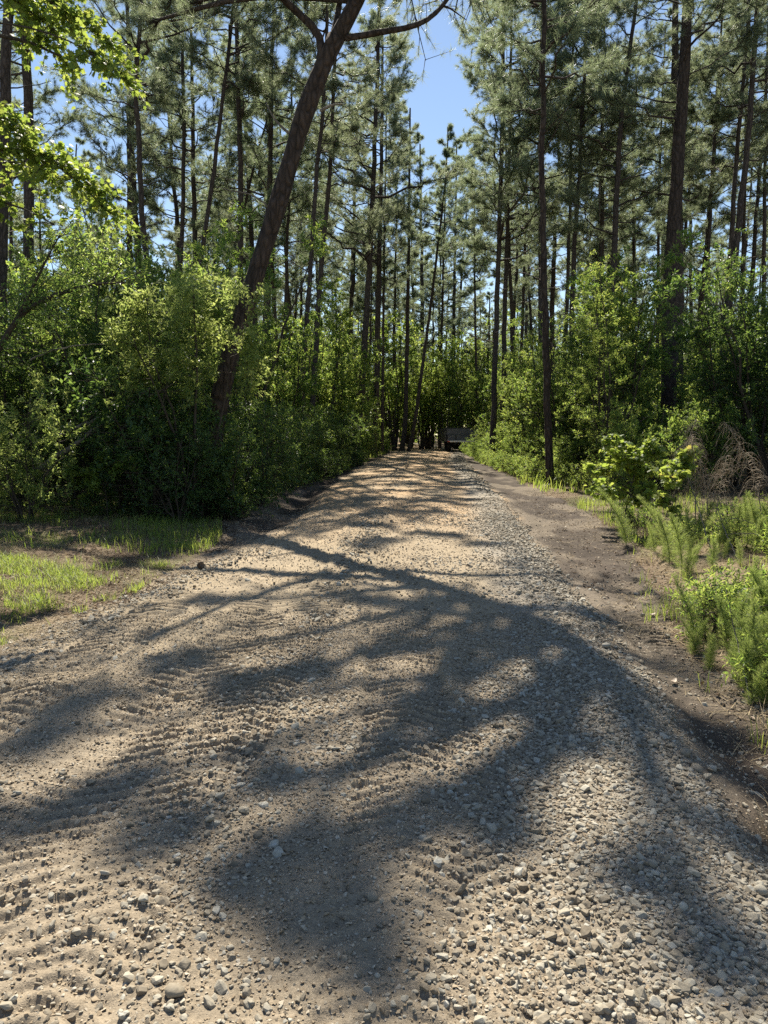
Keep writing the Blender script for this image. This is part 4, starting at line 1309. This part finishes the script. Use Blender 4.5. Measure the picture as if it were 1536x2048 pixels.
def build_grass():
    rng = np.random.default_rng(81)
    mb = MB()
    def pts(n, x0, x1, y0, y1, thr, sd, keep):
        n = int(n * 1.5)
        x = x0 + (x1 - x0) * rng.random(n); y = y0 + (y1 - y0) * rng.random(n)
        dn = fbm(x * 1.1, y * 1.1, sd, 3) + 0.5 * (vnoise(x * 6, y * 6, sd) - 0.5) - thr
        k = (rng.random(n) < np.clip(dn * 3.5, 0, 0.85)) & keep(x, y)
        return x[k], y[k]
    left = lambda x, y: x < ex(y, XM) + 0.12
    x, y = pts(46000, -5.5, -2.4, 4.5, 8.8, -0.12, 1, left); blades(mb, x, y, 0.02, 0.15, 0.0045, rng, lean=0.9)
    x, y = pts(24000, -9, -2.2, 9.2, 14.5, -0.02, 2, left); blades(mb, x, y, 0.03, 0.2, 0.006, rng, lean=0.8)
    x, y = pts(3200, -4.6, -2.3, 9.3, 12.5, -0.04, 3, left); blades(mb, x, y, 0.05, 0.24, 0.008, rng)
    right = lambda x, y: x > ex(y, XV) - 0.1 - 0.9 * np.maximum(fbm(x * 1.4, y * 1.4, 47, 3), 0)
    x, y = pts(22000, 2.0, 5.5, 3.0, 9.5, 0.02, 4, right); blades(mb, x, y, 0.04, 0.25, 0.005, rng)
    x, y = pts(14000, 3.5, 8.5, 9.5, 16, 0.02, 5, right); blades(mb, x, y, 0.05, 0.3, 0.008, rng)
    x, y = pts(9000, 3.6, 6.5, 18, 45, 0.0, 6, right); blades(mb, x, y, 0.1, 0.45, 0.02, rng)
    x, y = pts(9000, -4, 1.0, 18, 48, 0.0, 7, lambda x, y: x < ex(y, XM)); blades(mb, x, y, 0.1, 0.4, 0.02, rng)
    tag(obj("grass", mb.mesh("grass", [M['grass']])), kind="stuff")
    mb = MB()
    x, y = pts(26000, 2.0, 6, 3.2, 12.5, -0.02, 11, right); blades(mb, x, y, 0.03, 0.16, 0.004, rng, lean=1.6)
    x, y = pts(26000, -7, -2.2, 5, 14, -0.05, 12, left); blades(mb, x, y, 0.02, 0.09, 0.005, rng, lean=1.6)
    # dry tuft lying over the ditch at the near right
    n = 260
    c = np.array([1.62, 2.78]); x = c[0] + rng.normal(size=n) * 0.05; y = c[1] + rng.normal(size=n) * 0.05
    blades(mb, x, y, 0.08, 0.22, 0.003, rng, lean=1.2)
    tag(obj("dry_grass", mb.mesh("dry_grass", [M['straw']])), kind="stuff")
    # leaf litter
    mb = MB()
    n = 40000
    x = -11 + 9 * rng.random(n); y = 6 + 10 * rng.random(n)
    k = (x < ex(y, XM) + 0.35) & (fbm(x * 1.2, y * 1.2, 15, 3) > -0.1)
    x2 = 2 + 7 * rng.random(24000); y2 = 3.4 + 15 * rng.random(24000)
    k2 = (x2 > ex(y2, XV) - 1.1) & (rng.random(len(x2)) < 0.35 + 0.65 * sst(-0.3, 0.1, x2 - ex(y2, XV)))
    x, y = np.concatenate([x[k], x2[k2]]), np.concatenate([y[k], y2[k2]])
    P = np.stack([x, y, surf_z(x, y) + 0.012], -1)
    D = rand_unit(len(x), rng) * [1, 1, 0.25]
    leaves(mb, P, D, norm(np.array([0, 0, 1.0]) + rand_unit(len(x), rng) * 0.5), 0.05, rng, 0.4, 0)
    ms_ = MB()
    n = 60000
    xs_ = np.concatenate([-10 + 8.2 * rng.random(n), 1.9 + 6 * rng.random(n)]); ys_ = np.concatenate([5 + 13 * rng.random(n), 3 + 17 * rng.random(n)])
    side = np.maximum(ex(ys_, XM) + 0.15 - xs_, xs_ - ex(ys_, XV) + 0.15)
    ok = (rng.random(2 * n) < 0.06 + 0.8 * sst(-0.5, 0.3, side)) & (side > -1.2) & (fbm(xs_ * 1.5, ys_ * 1.5, 19, 3) > -0.08)
    xs_, ys_ = xs_[ok], ys_[ok]
    az = rng.random(len(xs_)) * 2 * math.pi; ln = 0.07 + 0.09 * rng.random(len(xs_))
    P_ = np.stack([xs_, ys_, surf_z(xs_, ys_) + 0.012], -1)
    e_ = np.stack([np.cos(az) * ln, np.sin(az) * ln, 0.02 * (rng.random(len(xs_)) - 0.3)], -1)
    w_ = np.stack([-np.sin(az), np.cos(az), 0 * az], -1) * 0.0025
    V_ = np.stack([P_ - e_ + w_, P_ - e_ - w_, P_ + e_], 1).reshape(-1, 3)
    ms_.add(V_, [np.arange(len(V_)).reshape(-1, 3)], 0)
    tag(obj("pine_straw", ms_.mesh("pine_straw", [M['straw']])), kind="stuff")
    tag(obj("leaf_litter", mb.mesh("leaf_litter", [M['deadleaf']])), kind="stuff")
build_grass()


def box(mb, c, s, mat=0, taper=None, bev=0.0):
    bm = bmesh.new()
    bmesh.ops.create_cube(bm, size=1)
    for v in bm.verts:
        v.co = Vector((v.co.x * s[0], v.co.y * s[1], v.co.z * s[2]))
        if taper and v.co.z < 0: v.co.x *= taper[0]; v.co.y *= taper[1]
    if bev: bmesh.ops.bevel(bm, geom=list(bm.edges), offset=bev, segments=2, affect='EDGES')
    bm.verts.index_update()
    V = np.array([v.co[:] for v in bm.verts]) + np.asarray(c)
    by = {}
    for f in bm.faces: by.setdefault(len(f.verts), []).append([v.index for v in f.verts])
    mb.add(V, [np.array(v) for v in by.values()], mat)
    bm.free()


def ring(mb, c, r, wid, n=28, mat=0, axis=0, r_in=None):
    """a wheel-like disc with rounded shoulder, axis along x"""
    prof = [(r_in or 0.0, wid / 2), (r * 0.9, wid / 2), (r, wid * 0.3), (r, -wid * 0.3), (r * 0.9, -wid / 2), (r_in or 0.0, -wid / 2)]
    th = np.arange(n) * 2 * math.pi / n
    V = np.array([[h, rr * math.cos(t), rr * math.sin(t)] for rr, h in prof for t in th]) + np.asarray(c)
    m = len(prof)
    i = np.arange(m - 1)[:, None] * n; j = np.arange(n)[None]; k = (j + 1) % n
    mb.add(V, [np.stack([i + j, i + k, i + n + k, i + n + j], -1).reshape(-1, 4)], mat, True)


def build_trailer():
    M['black'] = plain_mat("black_steel", (0.022, 0.026, 0.032), 0.4, 0.0, 0.3)
    M['panel'] = plain_mat("dark_grey_panel", (0.11, 0.12, 0.135), 0.4, 0.0, 0.2, 3)
    M['pale'] = plain_mat("pale_bumper", (0.78, 0.77, 0.74), 0.4, 0.0, 0.15)
    M['tyre'] = plain_mat("tyre_rubber", (0.018, 0.018, 0.019), 0.8)
    M['rim'] = plain_mat("wheel_rim", (0.45, 0.45, 0.46), 0.35, 0.7)
    M['lamp'] = plain_mat("red_lamp", (0.35, 0.02, 0.015), 0.25)
    Y = 47.0
    p = at(913, 905, Y)
    base = (p[0] + 0.38, Y, gz(p[0], Y) + 0.015)
    root = thing("dump_trailer", "dark high-sided dump trailer parked at the road's end, half behind bushes", "trailer", base, R(4))
    def part(name, fn, mat, parent=root):
        mb = MB(); fn(mb); return obj(name, mb.mesh(name, [M[mat]]), parent)
    W = 2.1
    part("side_wall", lambda m: box(m, (-W / 2, 1.7, 1.02), (0.06, 3.4, 0.86), 0, None, 0.01), 'black')
    part("side_wall", lambda m: box(m, (W / 2, 1.7, 1.02), (0.06, 3.4, 0.86), 0, None, 0.01), 'black')
    part("front_wall", lambda m: box(m, (0, 3.37, 1.02), (W - 0.07, 0.06, 0.86), 0, None, 0.01), 'black')
    part("bed", lambda m: box(m, (0, 1.68, 0.62), (W - 0.08, 3.3, 0.06), 0, None, 0.01), 'black')
    def gate(m):
        box(m, (0, 0.0, 1.24), (W - 0.08, 0.05, 0.40), 0, None, 0.01)
        box(m, (0, -0.05, 0.86), (W - 0.16, 0.06, 0.34), 0, None, 0.02)
    tg = part("tailgate", gate, 'panel')
    part("rib", lambda m: box(m, (-0.45, -0.10, 0.86), (0.05, 0.04, 0.33), 0, None, 0.008), 'black', tg)
    part("rib", lambda m: box(m, (0.45, -0.10, 0.86), (0.05, 0.04, 0.33), 0, None, 0.008), 'black', tg)
    part("top_rail", lambda m: box(m, (0, -0.0, 1.47), (W + 0.08, 0.08, 0.05), 0, None, 0.012), 'black')
    part("bumper", lambda m: box(m, (0.02, -0.12, 0.635), (W - 0.12, 0.16, 0.10), 0, None, 0.015), 'pale')
    for s in (-1, 1):
        part("tail_lamp", lambda m, s=s: box(m, (s * (W / 2 - 0.12), -0.215, 0.635), (0.14, 0.03, 0.07), 0, None, 0.008), 'lamp')
    part("frame_rail", lambda m: box(m, (-0.45, 1.6, 0.53), (0.09, 3.6, 0.12), 0, None, 0.01), 'black')
    part("frame_rail", lambda m: box(m, (0.45, 1.6, 0.53), (0.09, 3.6, 0.12), 0, None, 0.01), 'black')
    part("axle", lambda m: tube(m, [(-0.8, 1.0, 0.33), (0.8, 1.0, 0.33)], 0.05, 10), 'black')
    part("drawbar", lambda m: tube(m, [(0, 3.3, 0.5), (0, 4.6, 0.5)], 0.06, 8), 'black')
    for s in (-1, 1):
        wh = part("wheel", lambda m, s=s: ring(m, (s * 0.72, 1.0, 0.34), 0.34, 0.25, 28, 0, 0, 0.19), 'tyre')
        part("rim", lambda m, s=s: ring(m, (s * 0.72, 1.0, 0.34), 0.195, 0.18), 'rim', wh)
        wh = part("wheel", lambda m, s=s: ring(m, (s * 0.72, 1.78, 0.34), 0.34, 0.25, 28, 0, 0, 0.19), 'tyre')
        part("rim", lambda m, s=s: ring(m, (s * 0.72, 1.78, 0.34), 0.195, 0.18), 'rim', wh)
        part("mudguard", lambda m, s=s: box(m, (s * 0.88, 1.4, 0.72), (0.30, 1.7, 0.03), 0, None, 0.008), 'black')
build_trailer()


def build_pedestal():
    M['green'] = plain_mat("dark_green_plastic", (0.012, 0.045, 0.030), 0.45)
    p = gp(992, 931)
    Y = p[1]
    root = thing("utility_box", "small dark green box with sloping sides at the bank pine's foot", "utility box", (p[0], Y, gz(p[0], Y)), 0.3)
    mb = MB(); box(mb, (0, 0, 0.19), (0.44, 0.40, 0.38), 0, None, 0.02)
    mb.V[-1][mb.V[-1][:, 2] > 0.3, :2] *= 0.62
    obj("body", mb.mesh("body", [M['green']]), root)
    mb = MB(); box(mb, (0, 0, 0.405), (0.31, 0.28, 0.05), 0, None, 0.015)
    obj("lid", mb.mesh("lid", [M['green']]), root)
build_pedestal()


def build_cone():
    """pine cone on the road's left side"""
    M['cone'] = plain_mat("cone_scales", (0.13, 0.09, 0.06), 0.8)
    p = gp(398, 1138)
    mb = MB()
    for k in range(90):
        t = k / 90; a = k * 2.399963
        r = 0.026 * math.sin(math.pi * (0.12 + 0.8 * t)) + 0.004
        z = 0.065 * t
        c = np.array([math.cos(a), math.sin(a), 0]); sd = np.array([-math.sin(a), math.cos(a), 0])
        b = c * r * 0.35 + [0, 0, z]
        e = c * (r + 0.012) + [0, 0, z + 0.008]
        mb.add(np.array([b - sd * 0.006, b + sd * 0.006, e + sd * 0.009, e + [0, 0, 0.005], e - sd * 0.009]), [np.array([[0, 1, 2], [0, 2, 4], [4, 2, 3]])])
    o = obj("pine_cone", mb.mesh("pine_cone", [M['cone']]), loc=(p[0], p[1], gz(p[0], p[1]) + 0.03))
    o.rotation_euler = (1.2, 0.3, 0.7)
    tag(o, "dark pine cone lying alone on the road's left edge", "pine cone")
build_cone()

for lab, px, py, L, rz in [("pale curled leaf lying on the muddy shoulder, farther of two", 1302, 1234, 0.10, 0.3), ("tan curled leaf on the muddy shoulder just below the near weeds", 1347, 1368, 0.09, 0.9)]:
    p = gp(px, py)
    M.setdefault('tanleaf', plain_mat("tan_leaf", (0.48, 0.38, 0.28), 0.6))
    u = np.linspace(0, 1, 9)
    wd = np.sin(np.pi * u) ** 0.7 * 0.016
    z = 0.012 + 0.02 * (u - 0.5) ** 2 * 4
    V = np.concatenate([np.stack([u * L - L / 2, -wd, z + wd * 0.5], -1), np.stack([u * L - L / 2, 0 * wd, z], -1), np.stack([u * L - L / 2, wd, z + wd * 0.5], -1)])
    i = np.arange(8)
    Fq = np.concatenate([np.stack([i, i + 1, i + 10, i + 9], -1), np.stack([i + 9, i + 10, i + 19, i + 18], -1)])
    o = obj("fallen_leaf", mesh_np("fallen_leaf", V, [Fq], [M['tanleaf']], smooth=True), loc=(p[0], p[1], gz(p[0], p[1])))
    o.rotation_euler = (0, 0, rz)
    tag(o, lab, "leaf")
